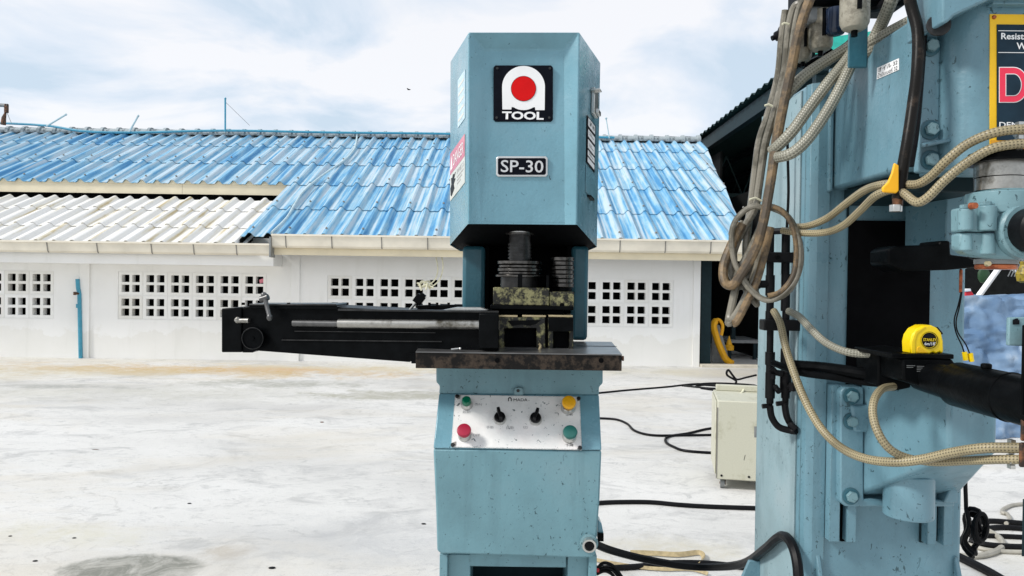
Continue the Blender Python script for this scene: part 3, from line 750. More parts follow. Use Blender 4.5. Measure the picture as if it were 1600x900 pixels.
s = MB(); LF.plate(s, 0.03, 0.375, 0.86, 0.49, 0.0017, 0.0022); build(s, 'red_band', M['pink'], st)
LF.text('DANGER', 'lettering', M['white'], st, 0.24, 0.40, 0.80, 0.462, 0.003)
s = MB(); s.loft([LF.at(u, v_, 0.0024) for u, v_ in ((0.07, 0.395), (0.19, 0.395), (0.13, 0.47))], [LF.at(u, v_, 0.003) for u, v_ in ((0.07, 0.395), (0.19, 0.395), (0.13, 0.47))]); build(s, 'warning_triangle', M['white'], st)
LF.text('PRESS', 'lettering', M['greyink'], st, 0.45, 0.33, 0.82, 0.355, 0.002)
s = MB()
for k in range(3): LF.plate(s, 0.45, 0.312-0.018*k, 0.8-0.08*k, 0.318-0.018*k, 0.0017, 0.0022)
build(s, 'small_print', M['greyink'], st)
hand = [(0.08, 0.262), (0.13, 0.25), (0.3, 0.275), (0.26, 0.30), (0.36, 0.32), (0.28, 0.33), (0.37, 0.355), (0.27, 0.35), (0.22, 0.362), (0.17, 0.345), (0.1, 0.352), (0.12, 0.315), (0.06, 0.30)]
s = MB(); s.loft([LF.at(u, v_, 0.0017) for u, v_ in hand], [LF.at(u, v_, 0.0023) for u, v_ in hand]); build(s, 'hand_pictogram', M['ink'], st)
s = MB(); LF.plate(s, 0.46, 0.575, 0.85, 0.83, 0.0005, 0.0012)
st = build(s, 'notice_sticker', M['ghost'], pr, label='pale unreadable notice on the upper left side of the hood')
s = MB()
for k in range(5): LF.plate(s, 0.5, 0.60+0.045*k, 0.8, 0.615+0.045*k, 0.0014, 0.0018)
build(s, 'small_print', M['cream'], st)
s = MB(); RF.plate(s, 0.36, 0.375, 0.78, 0.625, 0.0005, 0.002); st = build(s, 'spec_plate', M['ink'], pr)
for a, c in ((0.575, 0.617), (0.52, 0.558), (0.46, 0.505), (0.42, 0.448), (0.385, 0.41)):
    s = MB(); RF.plate(s, 0.41, a, 0.74, c, 0.0024, 0.003); build(s, 'white_field', M['white'], st)
RF.text('SP-30', 'lettering', M['ink'], st, 0.46, 0.585, 0.7, 0.608, 0.004)
for k, yy in enumerate((0.535, 0.475, 0.43)):
    s = MB(); RF.plate(s, 0.46, yy, 0.68, yy+0.006, 0.0032, 0.0036); RF.plate(s, 0.46, yy+0.011, 0.6, yy+0.015, 0.0032, 0.0036); build(s, 'small_print', M['greyink'], st)
s = MB(); RF.plate(s, 0.34, 0.22, 0.82, 0.36, 0.0003, 0.003); build(s, 'access_cover', M['teal'], pr, 0.002)
s = MB(); RF.plate(s, 0.45, 0.205, 0.62, 0.214, 0.0003, 0.012); build(s, 'cover_catch', M['black'], pr)
s = MB(); RF.plate(s, 0.55, 0.66, 0.75, 0.80, 0.001, 0.012); RF.plate(s, 0.50, 0.775, 0.60, 0.785, 0.0, 0.03); RF.plate(s, 0.58, 0.665, 0.72, 0.69, 0.0122, 0.022); build(s, 'latch', M['steel'], pr, 0.002)
# badge
YC = YF+0.030
bd = MB(); bd.pprism([(774, 102), (861, 102), (864, 105), (864, 187), (861, 190), (774, 190), (771, 187), (771, 105)], YC-0.008, 0.012)
badge = build(bd, 'badge', M['plateblack'], pr, 0.001)
cx, cy = 818.0, 137.0
arch = [(785, 171)] + [(cx+33.5*math.cos(math.pi-math.pi*i/24), cy-1-33*math.sin(math.pi-math.pi*i/24)) for i in range(25)] + [(851, 172), (836.5, 172), (836, 167.5)]
arch += [(cx+31*math.cos(math.radians(60+60*i/8)), 138.5+33.5*math.sin(math.radians(60+60*i/8))) for i in range(9)] + [(799.5, 167), (799, 171)]
s = MB(); s.pprism(arch, YC-0.0095, 0.0014); build(s, 'arch_emblem', M['white'], badge)
s = MB(); s.ycyl(cx, 138.5, YC-0.0100, 0.0011, 19.0*YC/FPX, n=36); build(s, 'red_disc', M['red'], badge)
s = MB(); s.ycyl(cx, 138.5, YC-0.0097, 0.0006, 19.6*YC/FPX, n=36); build(s, 'disc_outline', M['ink'], badge)
ptext('TOOL', 'lettering', M['white'], badge, 784.5, 174.5, 849.5, 187, YC-0.008, bold=0.035)
s = MB()
for x, y in ((777, 107), (859, 107), (776, 184), (858, 184)): s.ycyl(x, y, YC-.008, 0.003, 0.0035, n=10)
build(s, 'rivets', M['darksteel'], badge)
# model plate
YN = YF+0.020
s = MB(); s.pprism([(778, 244), (853, 244), (856, 247), (856, 273), (853, 276), (778, 276), (775, 273), (775, 247)], YN-0.008, 0.014); npl = build(s, 'name_plate', M['silver'], pr, 0.0015)
s = MB(); s.pprism([(780, 247), (851, 247), (853, 249), (853, 271), (851, 273), (780, 273), (778, 271), (778, 249)], YN-0.0095, 0.0013); build(s, 'black_field', M['plateblack'], npl)
ptext('SP-30', 'lettering', M['silver'], npl, 782.5, 250.5, 849, 269.5, YN-0.0095, bold=0.008)
# neck
s = MB(); s.pbox(722, 384, 757, 532, 2.335, 0.42); build(s, 'cheek_plate', M['teal_shaded'], pr, 0.012)  # hood shade is put into the cheek colour
s = MB(); s.pbox(893, 384, 919, 532, 2.335, 0.42); build(s, 'cheek_plate', M['teal_shaded'], pr, 0.012)
s = MB(); s.pbox(757.5, 380, 892.5, 532, 2.55, 0.2); build(s, 'throat', M['black_matt'], pr)  # black lining holds throat shade and grease in its colour
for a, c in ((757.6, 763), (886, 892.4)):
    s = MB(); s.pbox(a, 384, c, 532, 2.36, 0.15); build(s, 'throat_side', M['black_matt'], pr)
# table
tb = MB()
TZ = P(811, 551.5, 1.95).z; TH_ = TZ-P(811, 576.5, 1.95).z
txl, txr = P(649.5, 551, 1.95).x, P(972, 551, 1.95).x
bxr = P(950, 528, 2.36).x; bxl = P(664, 528, 2.36).x
top = [(txl, 1.95), (txr, 1.95), (bxr+0.012, 2.36), (bxl, 2.36)]
tb.plan([(a, b+0.0022) for a, b in top], TZ-0.0442, TZ-0.003); build(tb, 'table', M['tablefront'], pr, 0.0015)
tb = MB(); tb.plan(top, TZ-0.0028, TZ+0.0002); tt = build(tb, 'table_top', M['tabletop'], pr)
s = MB(); s.box(P(900, 540, 2.2).x, bxr+0.004, 2.185, 2.19, TZ+0.0003, TZ+0.0012); build(s, 'groove', M['black'], tt)
for x in (777, 939):
    s = MB(); s.ycyl(x, 563, 1.953, 0.006, 0.0065, n=14); build(s, 'bolt_hole', M['black_matt'], pr)
s = MB(); s.cyl(P(972, 560, 2.0), P(974.5, 560, 2.0), 0.007, n=8); build(s, 'side_bolt', M['rustpipe'], pr)
# pedestal
s = MB(); FYL = 2.145
s.pprism([(681.5, 570), (942, 574), (942, 599), (936, 605), (936, 618), (686, 616), (687, 603), (681.5, 597)], FYL, 0.5); build(s, 'upper_base', M['teal_worn'], pr, 0.004)
a0 = [P(686, 615.5, FYL-0.004), P(936, 617.5, FYL-0.004), P(940, 704, 2.035), P(677, 701, 2.035)]
s = MB(); s.loft(a0, [P(686, 615.5, FYL-0.004)+Vector((0, .5, 0)), P(936, 617.5, FYL-.004)+Vector((0, .5, 0)), P(940, 704, 2.035)+Vector((0, .56, 0)), P(677, 701, 2.035)+Vector((0, .56, 0))])
build(s, 'console', M['teal'], pr, 0.003)
s = MB(); s.pprism([(677, 701.6), (940, 704.6), (937, 780), (930.5, 866), (926, 872), (900, 872), (720, 866), (690, 866), (683, 861), (681, 790)], 2.036, 0.56)
build(s, 'front_cover', M['teal_worn'], pr, 0.005)
s = MB(); s.pbox(685, 866, 697.5, 1160, 2.046, 0.5); s.pbox(918, 868, 930.5, 1160, 2.046, 0.5); s.pbox(697.6, 866, 733, 1160, 2.075, 0.45); s.pbox(885, 866, 917.9, 1160, 2.075, 0.45); s.pbox(733.1, 866, 884.9, 886, 2.075, .45); s.pbox(733.1, 940, 884.9, 1160, 2.075, .45)
build(s, 'lower_base', M['teal_worn'], pr, 0.002)
s = MB(); s.pbox(730, 880, 888, 945, 2.25, 0.02); build(s, 'opening_back', M['dark_steel_paint'], pr)
# connector
c0 = P(920, 848, 2.036)
s = MB(); s.lathe(c0+Vector((0, 0.003, 0)), (0, -1, 0), [(0, 0.0255), (0.008, 0.0255), (0.010, 0.021)], 26); cn = build(s, 'socket_flange', M['teal_light'], pr)
s = MB(); s.lathe(c0+Vector((0, -0.007, 0)), (-0.05, -1, -0.1), [(0, 0.019), (0.016, 0.019), (0.016, 0.014), (0.008, 0.0139)], 24); build(s, 'socket_ring', M['steel'], cn)
s = MB(); s.cyl(c0+Vector((0, -0.018, 0)), c0+Vector((0, -0.0195, 0)), 0.0138, n=20)
for k in range(4): s.cyl(c0+Vector((0.006*math.cos(k*1.57+.78), -0.0196, 0.006*math.sin(k*1.57+.78))), c0+Vector((0.006*math.cos(k*1.57+.78), -0.022, 0.006*math.sin(k*1.57+.78))), 0.002, n=8)
build(s, 'socket_face', M['rubber'], cn)
s = MB(); s.pprism([(934.5, 812), (940, 818), (943, 833), (943, 845), (934.5, 845)], 2.2, 0.06); build(s, 'cable_box', M['teal'], pr, 0.002)
s = MB(); s.pprism([(934, 833.5), (943.3, 834), (943.3, 846), (934, 846)], 2.19, 0.012); build(s, 'cable_gland', M['black'], pr)
# control panel
CF = Face(P(677, 701, 2.035), P(940, 704, 2.035), P(936, 617.5, FYL-.004), P(686, 615.5, FYL-.004))
def cuv(px, py):                                          # picture point on the sloping console -> face uv
    q = onplane(px, py, CF.q[0], CF.n); a, b, c, d = CF.q
    v_ = (q.z-a.z)/(d.z-a.z); l = a+(d-a)*v_; r_ = b+(c-b)*v_
    return ((q.x-l.x)/(r_.x-l.x), v_)
def cpt(px, py, h=0): return onplane(px, py, CF.q[0], CF.n)+CF.n*h
s = MB(); q4 = [(705, 699.5), (909, 704), (906, 620.5), (711, 617.5)]
s.loft([cpt(x, y, 0.0005) for x, y in q4], [cpt(x, y, 0.004) for x, y in q4]); cp = build(s, 'control_panel', M['white_plate'], pr, 0.001)
def button(px, py, r, ring, h, m, nm, mush=True):
    o = cpt(px, py, 0.004); n = CF.n; k = 2.05/FPX
    b = MB(); b.lathe(o, n, [(0, ring*k*1.04), (0.004, ring*k*1.04), (0.012, ring*k*0.92), (0.016, ring*k*0.8)], 26); base = build(b, nm, M['steel'], cp)
    b = MB()
    if mush: b.lathe(o, n, [(0.0162, r*k*0.55), (h-0.014, r*k*0.62), (h-0.012, r*k*0.97), (h-0.006, r*k), (h-0.001, r*k*0.9), (h, r*k*0.75)], 28)
    else: b.lathe(o, n, [(0.0162, r*k), (h-0.004, r*k), (h, r*k*0.82)], 26)
    build(b, 'button_cap', m, base); return base
button(729.5, 634, 7.2, 9.5, 0.034, M['btn_green'], 'push_button', False)['label'] = 'small bright green push button'
button(726, 682, 11.3, 10.3, 0.040, M['btn_red'], 'push_button')['label'] = 'crimson mushroom button'
button(887.5, 639, 11.3, 11.5, 0.042, M['btn_yellow'], 'push_button')['label'] = 'amber mushroom button'
button(889.5, 684, 11.3, 11.0, 0.038, M['btn_dgreen'], 'push_button')['label'] = 'dark green mushroom button'
upc = (CF.q[3]-CF.q[0]).normalized()
for px, py, tw in ((781, 656.5, 0.30), (836.5, 657.5, -0.30)):
    o = cpt(px, py, 0.004); k = 2.05/FPX; n = CF.n
    b = MB(); b.lathe(o, n, [(0, 10.2*k), (0.006, 10.2*k), (0.012, 9.2*k)], 26); base = build(b, 'selector_switch', M['steel'], cp)
    b = MB(); b.lathe(o, n, [(0.0122, 8.6*k), (0.020, 8.6*k), (0.022, 7.6*k)], 24)
    d = (Matrix.Rotation(tw, 3, n) @ upc); sd = n.cross(d)
    b.obox(o+n*0.030+d*0.003, sd*0.0042, d*0.0165, n*0.010); build(b, 'selector_knob', M['rubber'], base, 0.001)
s = MB()
for x, y in ((714.5, 620.5), (904, 624), (707.5, 696.5), (906, 701)):
    s.lathe(cpt(x, y, 0.004), CF.n, [(0, 0.006), (0.003, 0.006), (0.005, 0.0035)], 10)
build(s, 'screws', M['darksteel'], cp)
s = MB()
for x, y in ((716, 622), (903, 625), (709, 695)): s.obox(cpt(x, y, 0.0042), Vector((0.006, 0, 0.002)), upc*0.006, CF.n*0.0003)
build(s, 'corner_dirt', M['seam'], cp)
def clab(t, x0, y0, x1, y1, m):
    c = cpt((x0+x1)/2, (y0+y1)/2); r_ = cpt(x1, (y0+y1)/2)-cpt(x0, (y0+y1)/2); u_ = cpt((x0+x1)/2, y0)-cpt((x0+x1)/2, y1)
    return text(t, 'lettering', m, cp, c, r_, u_, r_.length, u_.length, off=0.0048)
clab('MADA', 802.5, 623.8, 824, 628.2, M['ink'])
lg = [(793.8, 628)]+[(796.6+2.8*math.cos(math.pi-math.pi*i/8), 624.5-2.6*math.sin(math.pi-math.pi*i/8)) for i in range(9)]+[(799.6, 628), (798.2, 628), (798, 625)]+[(796.6+1.4*math.cos(math.pi*i/6), 624.6-1.3*math.sin(math.pi*i/6)) for i in range(7)]+[(795.2, 625), (795.2, 628)]
s = MB(); s.loft([cpt(x, y, 0.0042) for x, y in lg], [cpt(x, y, 0.0048) for x, y in lg]); build(s, 'emblem', M['ink'], cp)
for t_, a in (('ON', (742, 631.5, 753, 635)), ('OFF', (739, 679, 750, 683)), ('起動', (723, 642.5, 735, 647)), ('上昇', (883.5, 647, 895, 651)), ('下降', (883, 694.5, 896, 699)),
              ('手動', (760, 666.5, 771, 671)), ('自動', (791, 667, 803, 672)), ('切', (817, 667, 824, 671.5)), ('入', (849, 667.5, 855, 671.5))):
    clab(t_, *a, M['greyink'] if t_ not in ('下降', '上昇') else M['ink'])
s = MB(); s.pprism([(803, 617), (803, 609), (806, 605.5), (815, 605.5), (817.5, 609), (817.5, 617)], FYL-0.012, 0.008); hb = build(s, 'hinge_tab', M['teal_light'], pr, 0.001)
s = MB(); s.lathe(P(809.5, 610.5, FYL-0.012), (0, -1, 0), [(0, 0.005), (0.004, 0.004)], 10); build(s, 'screw', M['darksteel'], hb)
# tooling under the hood
def vcyl(b, px, y0, y1, rp, Y, n=26, rp1=None):
    a, c = P(px, y1, Y), P(px, y0, Y); c.x = a.x
    return b.cyl(a, c, rp*Y/FPX, (rp1 or rp)*Y/FPX, n)
TY = 2.20
tl = MB(); vcyl(tl, 812, 349, 364, 21, TY, rp1=21); ram = build(tl, 'ram', M['steel'], pr)
tl = MB(); vcyl(tl, 812, 364.2, 367.5, 24, TY); build(tl, 'ram_collar', M['ringsteel'], ram)
tl = MB(); vcyl(tl, 812, 367.6, 408, 17, TY)
for k in range(5): vcyl(tl, 812, 381+k*5.2, 384+k*5.2, 18.6, TY)
build(tl, 'guide_post', M['darksteel'], ram)
for k, (a, c, rp) in enumerate(((408, 413, 35), (414.5, 418.5, 33), (419.5, 424, 35), (425, 428.5, 33), (429.5, 433, 38))):
    tl = MB(); vcyl(tl, 812, a, c, rp, TY); build(tl, 'stripper_ring', M['ringsteel'], pr, 0.001)
tl = MB(); vcyl(tl, 812, 433.2, 449, 30, TY); build(tl, 'punch_holder', M['darksteel'], pr)
tl = MB(); tl.pbox(809, 428, 816, 455, TY-0.075, 0.03); build(tl, 'set_key', M['black'], pr, 0.001)
def blk(nm, x0, y0, x1, y1, Y, d, m, bv=0.002):
    s = MB(); s.pbox(x0, y0, x1, y1, Y, d); return build(s, nm, m, pr, bv)
blk('punch_block', 770.5, 449.5, 858, 477, 2.10, 0.13, M['brass'])
blk('upper_die_plate', 766, 477.5, 896, 484, 2.095, 0.14, M['black'])
blk('spacer_block', 780, 484.3, 880, 492, 2.12, 0.11, M['black_matt'])
for x0, x1 in ((774, 809), (816, 853), (857, 895)): blk('brass_lip', x0, 492.3, x1, 495.5, 2.10, 0.08, M['brass_edge'], 0.001)
s = MB(); s.pprism([(776, 496), (852, 496), (852, 545), (838, 545), (838, 513), (788, 513), (788, 545), (776, 545)], 2.09, 0.12); build(s, 'die_holder', M['brass_black'], pr, 0.002)
s = MB(); s.pprism([(793, 501), (845, 500), (838, 506), (828, 509), (815, 507), (800, 509)], 2.086, 0.003); build(s, 'oil_patch', M['black'], pr)
blk('die_cavity', 788.3, 513.3, 837.7, 542.5, 2.115, 0.09, M['black_matt'], 0)
blk('die_sill', 788.3, 542.7, 837.7, 545, 2.09, 0.1, M['darksteel'], 0)
for k in range(7):
    s = MB(); vcyl(s, 878.5, 402+k*6.8, 407.6+k*6.8, 18.6-(k % 2)*0.6, TY); build(s, 'spring_disc', M['ringsteel'], pr, 0.001)
s = MB(); vcyl(s, 878.5, 401.5, 456, 15, TY); build(s, 'spring_core', M['black'], pr)
blk('punch_block', 858.5, 456, 897, 481, 2.105, 0.12, M['brass'])
s = MB(); s.lathe(P(878, 477, 2.105), (0, -1, 0), [(0, 0.007), (0.001, 0.007)], 14); build(s, 'pin_hole', M['black_matt'], pr)
s = MB(); s.pprism([(856.5, 496), (896, 496), (896, 546), (889.5, 546), (889.5, 518), (864.5, 518), (864.5, 546), (856.5, 546)], 2.092, 0.11); build(s, 'die_holder', M['brass_black'], pr, 0.002)
blk('die_face', 857, 496.3, 895.5, 517.5, 2.087, 0.0045, M['black'], 0)
blk('die_cavity', 864.8, 518.3, 889.2, 544.5, 2.11, 0.08, M['black_matt'], 0)
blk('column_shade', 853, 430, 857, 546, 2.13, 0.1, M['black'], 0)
s = MB(); s.tube(PT([(843, 545, 2.07), (844.5, 540, 2.07), (842, 537, 2.07)]), 0.004, 8); s.cyl(P(842, 548, 2.06), P(845, 541, 2.06), 0.004, n=8); build(s, 'small_bolt', M['brass_edge'], pr)
# side gauge arm
def A(px, py, dY=0): return P(px, py, 2.0+0.13*(780-px)/434+dY)
def aprism(b, pts, dY, d): return b.prism([A(x, y, dY) for x, y in pts], (0, d, 0))
arm = MB(); aprism(arm, [(378, 481), (388, 478), (524, 480), (650, 486), (779, 487), (779, 553), (650, 553), (641, 566), (400, 548), (394, 551), (378, 551)], 0, 0.20)
build(arm, 'gauge_arm', M['black'], pr, 0.003)
s = MB(); aprism(s, [(346, 482), (377.5, 480), (377.5, 550.5), (346, 550.5)], -0.006, 0.21); build(s, 'arm_end_plate', M['black'], pr, 0.003)
s = MB(); aprism(s, [(389, 476), (524, 476), (528, 480), (528, 484), (389, 482)], -0.01, 0.12); build(s, 'arm_cap', M['black'], pr, 0.002)
s = MB(); aprism(s, [(389, 474.9), (525, 474.9), (526, 477.2), (389, 477.2)], -0.013, 0.13); build(s, 'arm_cap_rail', M['darksteel'], pr, 0.001)
s = MB(); s.tube([A(458, 505, -0.004), A(531, 506, -0.005)], 0.0095, 14); build(s, 'greasy_rod_end', M['gunmetal'], pr)
s = MB(); s.tube([A(529, 505.5, -0.006), A(780, 508, -0.006)], 0.013, 14); build(s, 'guide_rod', M['grimysteel'], pr)
s = MB(); aprism(s, [(528, 482.5), (779, 486), (779, 488.6), (528, 485.5)], -0.012, 0.02); build(s, 'upper_rail', M['darksteel'], pr)
s = MB(); aprism(s, [(440, 530.5), (690, 533), (690, 534.5), (440, 532)], -0.004, 0.003); aprism(s, [(460, 517), (680, 519.5), (680, 520.5), (460, 518)], -0.004, 0.003); build(s, 'edge_line', M['darksteel'], pr)
s = MB(); aprism(s, [(640, 552), (650, 552), (650, 568), (643, 568)], -0.01, 0.1); build(s, 'stop_block', M['black'], pr)
s = MB(); aprism(s, [(748, 490), (779, 490), (779, 545), (748, 545)], -0.04, 0.05); build(s, 'arm_clamp', M['black'], pr, 0.003)
s = MB(); s.tube([A(371, 501, -0.012), A(389, 501, -0.012)], 0.0075, 12); s.sphere(A(371.5, 500, -0.012), 0.010, 10); build(s, 'stop_pin', M['grimysteel'], pr)
kc = A(399.5, 527.5, 0)
s = MB(); s.lathe(kc, (0, -1, 0), [(0, 0.030), (0.024, 0.031), (0.027, 0.0295), (0.028, 0.027), (0.025, 0.0255), (0.025, 0.006), (0.029, 0.005)], 32); kn = build(s, 'hand_knob', M['black'], pr)
s = MB()
s.tube([kc+Vector((0.0302*math.cos(a*math.pi/16), -0.0265, 0.0302*math.sin(a*math.pi/16))) for a in range(33)], 0.0009, 6); build(s, 'knob_rim', M['darksteel'], kn)
s = MB(); s.tube([A(414, 466, -0.03), A(416, 474, -0.035), A(421, 494, -0.05)], [0.008, 0.0062, 0.0062], 12); s.sphere(A(421.3, 496, -0.05), 0.0085, 12, (1, 1, 1.2)); s.cyl(A(407, 468, -0.03), A(419, 464, -0.03), 0.009, n=14); s.sphere(A(412.5, 461, -0.03), 0.009, 12); build(s, 'clamp_lever', M['gunmetal'], pr)
s = MB(); s.tube([A(639, 485.5, 0.10), A(652, 471, 0.10)], 0.004, 8); build(s, 'rear_clamp_bolt', M['greymetal'], pr)
s = MB(); s.obox(A(655, 467.5, 0.10), Vector((0.008, 0, 0.011)), Vector((0.011, 0, -0.007)), Vector((0, .012, 0))); s.obox(A(660, 462, 0.10), Vector((0.006, 0, 0.004)), Vector((0.006, 0, -0.005)), Vector((0, .01, 0))); build(s, 'rear_clamp', M['black'], pr, 0.002)
s = MB(); aprism(s, [(652, 477), (722, 476), (722, 484), (652, 484)], 0.13, 0.03); build(s, 'rear_fence', M['black'], pr, 0.001)
s = MB()
for x in (671, 683, 701): s.cyl(A(x, 476.8, 0.145), A(x, 472.8, 0.145), 0.004, n=8)
for x in (451, 380): s.cyl(A(x, 476.5, 0.01), A(x, 472.8, 0.01), 0.005, n=8)
build(s, 'cap_screws', M['black'], pr)
s = MB(); aprism(s, [(692, 484.5), (712, 480.5), (750, 480.5), (762, 484.5)], 0.02, 0.05); build(s, 'steel_shim', M['steel'], pr)
s = MB(); s.cyl(P(705, 546, 1.965), P(718, 544.5, 1.965), 0.0028, n=8); s.sphere(P(719, 544.5, 1.965), 0.0036, 8); build(s, 'bright_pin', M['steel'], pr)
# ------------------------------------------------------------------ spot welder
CY = 1.8
wd = thing('spot_welder', (0.92, 2.0, 0), 'large blue spot welder column with black throat and yellow bordered sign at the right edge', 'welding machine')
T2 = M['teal2']
def wpart(nm, b, m=T2, bv=0.003, parent=wd, label=None): return build(b, nm, m, parent, bv, label)
xL, xR = P(1258, 600, CY).x, P(1511, 500, CY).x
YBK = 2.14
ztop = P(1262, 128, CY).z
s = MB(); s.plan([(xL+0.02, CY+0.004), (xR, CY+0.004), (xR, YBK), (xL, YBK), (xL, CY+0.03)], 0, ztop); wpart('column', s, bv=0.01)
s = MB(); s.plan([(xL, CY+0.024), (xL+0.006, CY+0.006), (xL+0.022, CY-0.004), (P(1291, 600, CY).x, CY-0.004), (P(1291, 600, CY).x, CY+0.002), (xL+0.024, CY+0.0035)], 0.0, ztop-0.002); wpart('corner_strip', s, bv=0.001)
s = MB(); s.pbox(1298, 602, 1314, 847, CY-0.030, 0.033); wpart('guide_rail', s, bv=0.0015)
s = MB(); s.pbox(1325, 700, 1339, 848, CY-0.030, 0.033); wpart('guide_rail', s, bv=0.0015)
s = MB(); s.pbox(1450, 760, 1464, 852, CY-0.030, 0.033); wpart('guide_rail', s, bv=0.0015)
s = MB(); s.pbox(1475, 760, 1490, 853, CY-0.030, 0.033); wpart('guide_rail', s, bv=0.0015)
for a, c in ((1314.2, 1324.8), (1464.2, 1474.8)):
    s = MB(); s.pbox(a, 780, c, 846, CY-0.004, 0.006); wpart('rail_slot', s, M['black_matt'], 0)
s = MB(); s.pbox(1438, 790, 1449.5, 848, CY-0.003, 0.006); wpart('slot_cover', s, M['dark_steel_paint'], 0.001)
s = MB(); s.pbox(1325, 345, 1453, 603, CY-0.004, 0.007); thr = wpart('throat_cover', s, M['black_matt'], 0.001)
s = MB(); s.lathe(P(1451, 349, CY-0.004), (0, -1, 0), [(0, 0.0055), (0.004, 0.004)], 10); build(s, 'screw', M['steel'], thr)
s = MB(); s.pbox(1324, 300, 1327, 345, CY-0.001, 0.004); wpart('panel_seam', s, M['dark_steel_paint'], 0)
s = MB(); s.box(xL-0.0035, xL-0.0005, CY+0.045, YBK-0.002, 0.01, ztop-0.01); wpart('side_panel', s, M['teal_sunlit'], 0, label='side of the welder column, painted paler as the sunlit face, with chalky streaks')  # thin plate whose paler colour stands in for sunlight on this side
# gussets at the foot
s = MB(); s.prism([P(1258, 850, CY), P(1258, 850, CY)+Vector((0, 0, -0.5)), P(1258, 850, CY)+Vector((-0.13, 0, -0.5))], (0, 0.012, 0)); 
s = MB(); q = P(1274, 860, CY)
s.prism([q, q+Vector((0, 0, -0.25)), q+Vector((0, -0.10, -0.25))], (0.012, 0, 0)); wpart('foot_gusset', s)
q = P(1490, 868, CY); s = MB(); s.prism([q, q+Vector((0, 0, -0.25)), q+Vector((0, -0.10, -0.25))], (0.012, 0, 0)); wpart('foot_gusset', s)
q = Vector((xL, 2.10, P(1180, 866, YBK).z)); s = MB(); s.prism([q, q+Vector((0, 0, -0.35)), q+Vector((-0.16, 0, -0.30)), q+Vector((-0.035, 0, -0.0))], (0, -0.012, 0)); wpart('foot_gusset', s)
# upper arm
xA = P(1300, 250, CY).x
YA = 1.40
zb = P(1306, 297, CY).z; zt = P(1330, 100, 1.75).z
s = MB(); s.plan([(xA, CY), (xA, YA+0.004), (P(1468, 200, YA).x, YA+0.004), (P(1468, 200, YA).x+0.3, YA+0.004), (P(1468, 200, YA).x+0.3, CY)], zb, zt); wpart('upper_arm', s, bv=0.008)
s = MB(); s.plan([(xA-0.004, CY-0.003), (xA-0.014, CY-0.003), (xA-0.014, CY-0.018), (xA-0.004, CY-0.018)], zb-0.005, zt); wpart('arm_weld_strip', s, bv=0.003)
# front flange with bolts
s = MB(); s.pbox(1438, 62, 1469, 269, YA-0.006, 0.022); wpart('flange', s, bv=0.004)
def bolt(px, py, Y, r, parent=wd, m=M['teal_light']):
    o = P(px, py, Y); b = MB(); b.lathe(o, (0, -1, 0), [(0, r*1.5), (0.0025, r*1.5), (0.003, r*1.35)], 22)
    w_ = build(b, 'bolt', M['teal_shaded'], parent)  # dark washer ring paints in grime and crevice shade
    b = MB(); b.cyl(o+Vector((0, -0.0036, 0)), o+Vector((0, -0.0036-r*0.75, 0)), r*1.02, r*0.98, 6); build(b, 'bolt_head', m, w_, 0.001)
for y in (73, 203, 250): bolt(1453, y, YA-0.006, 0.0125)
s = MB(); s.loft([P(1440, 229, YA-0.006), P(1440, 223, YA-0.006), P(1491, 213, YA-0.006), P(1491, 219, YA-0.006)], [P(1440, 231, YA-0.04), P(1440, 225, YA-0.04), P(1491, 215, YA-0.03), P(1491, 221, YA-.03)]); wpart('lifting_lug', s, bv=0.002)
# rounded head casting
x0, x1 = P(1470, 150, 1.39).x, P(1545, 150, 1.335).x
pl = [(x0, 1.46), (x0, 1.405)]
for i in range(13):
    t = i/12; a = t*math.pi/2
    pl.append((x0+(x1-x0)*(1-math.cos(a))*1.0, 1.405-0.068*math.sin(a)))
pl += [(x1+0.34, 1.337), (x1+0.34, 1.46)]
s = MB(); s.plan(pl, P(1545, 262, 1.337).z, 2.12); wpart('head_casting', s, bv=0.002)
s = MB(); s.pprism([(1473, -60), (1473, 36), (1481, 35), (1492, 24), (1513, 14), (1545, 0), (1552, -4), (1720, -2), (1720, -60)], 1.30, 0.12); wpart('head_collar', s, bv=0.004)
s = MB(); s.pprism([(1552, -3), (1720, -1), (1720, 8), (1552, 6)], 1.318, 0.03); wpart('collar_lip', s, bv=0.002)
s = MB(); s.pbox(1415, 271, 1540, 300, 1.50, 0.28); wpart('arm_recess_shade', s, M['dark_steel_paint'])  # dark box stands in for the shadowed recess below the arm
s = MB(); s.pbox(1478, 296, 1513, 420, 1.62, 0.17); wpart('front_web', s)
# sign
YS = 1.335
s = MB(); s.pprism([(1547, 22), (1750, 24), (1750, 248), (1547, 246)], YS, 0.0018); sg = wpart('sign', s, M['signyellow'], 0)
s = MB(); s.pprism([(1548, 219), (1749, 221), (1749, 247), (1548, 245)], YS-0.0008, 0.0007); build(s, 'stained_border', M['signorange'], sg)
s = MB(); s.pprism([(1558, 38), (1740, 40), (1740, 221), (1558, 219)], YS-0.0016, 0.0014); sf = build(s, 'navy_field', M['signblue'], sg)
for y in (48, 82):
    s = MB(); s.pprism([(1560, y-0.6), (1739, y+1), (1739, y+2), (1560, y+0.4)], YS-0.0022, 0.0005); build(s, 'white_rule', M['white'], sf)
ptext('Resistance', 'lettering', M['white'], sf, 1564, 52, 1627, 62, YS-0.0016, off=0.0006, bold=0.02)
ptext('Welder', 'lettering', M['white'], sf, 1588, 67, 1634, 77.5, YS-0.0016, off=0.0006, bold=0.02)
ptext('DENGEN', 'lettering', M['white'], sf, 1561, 191, 1622, 199.5, YS-0.0016, off=0.0006, bold=0.015)
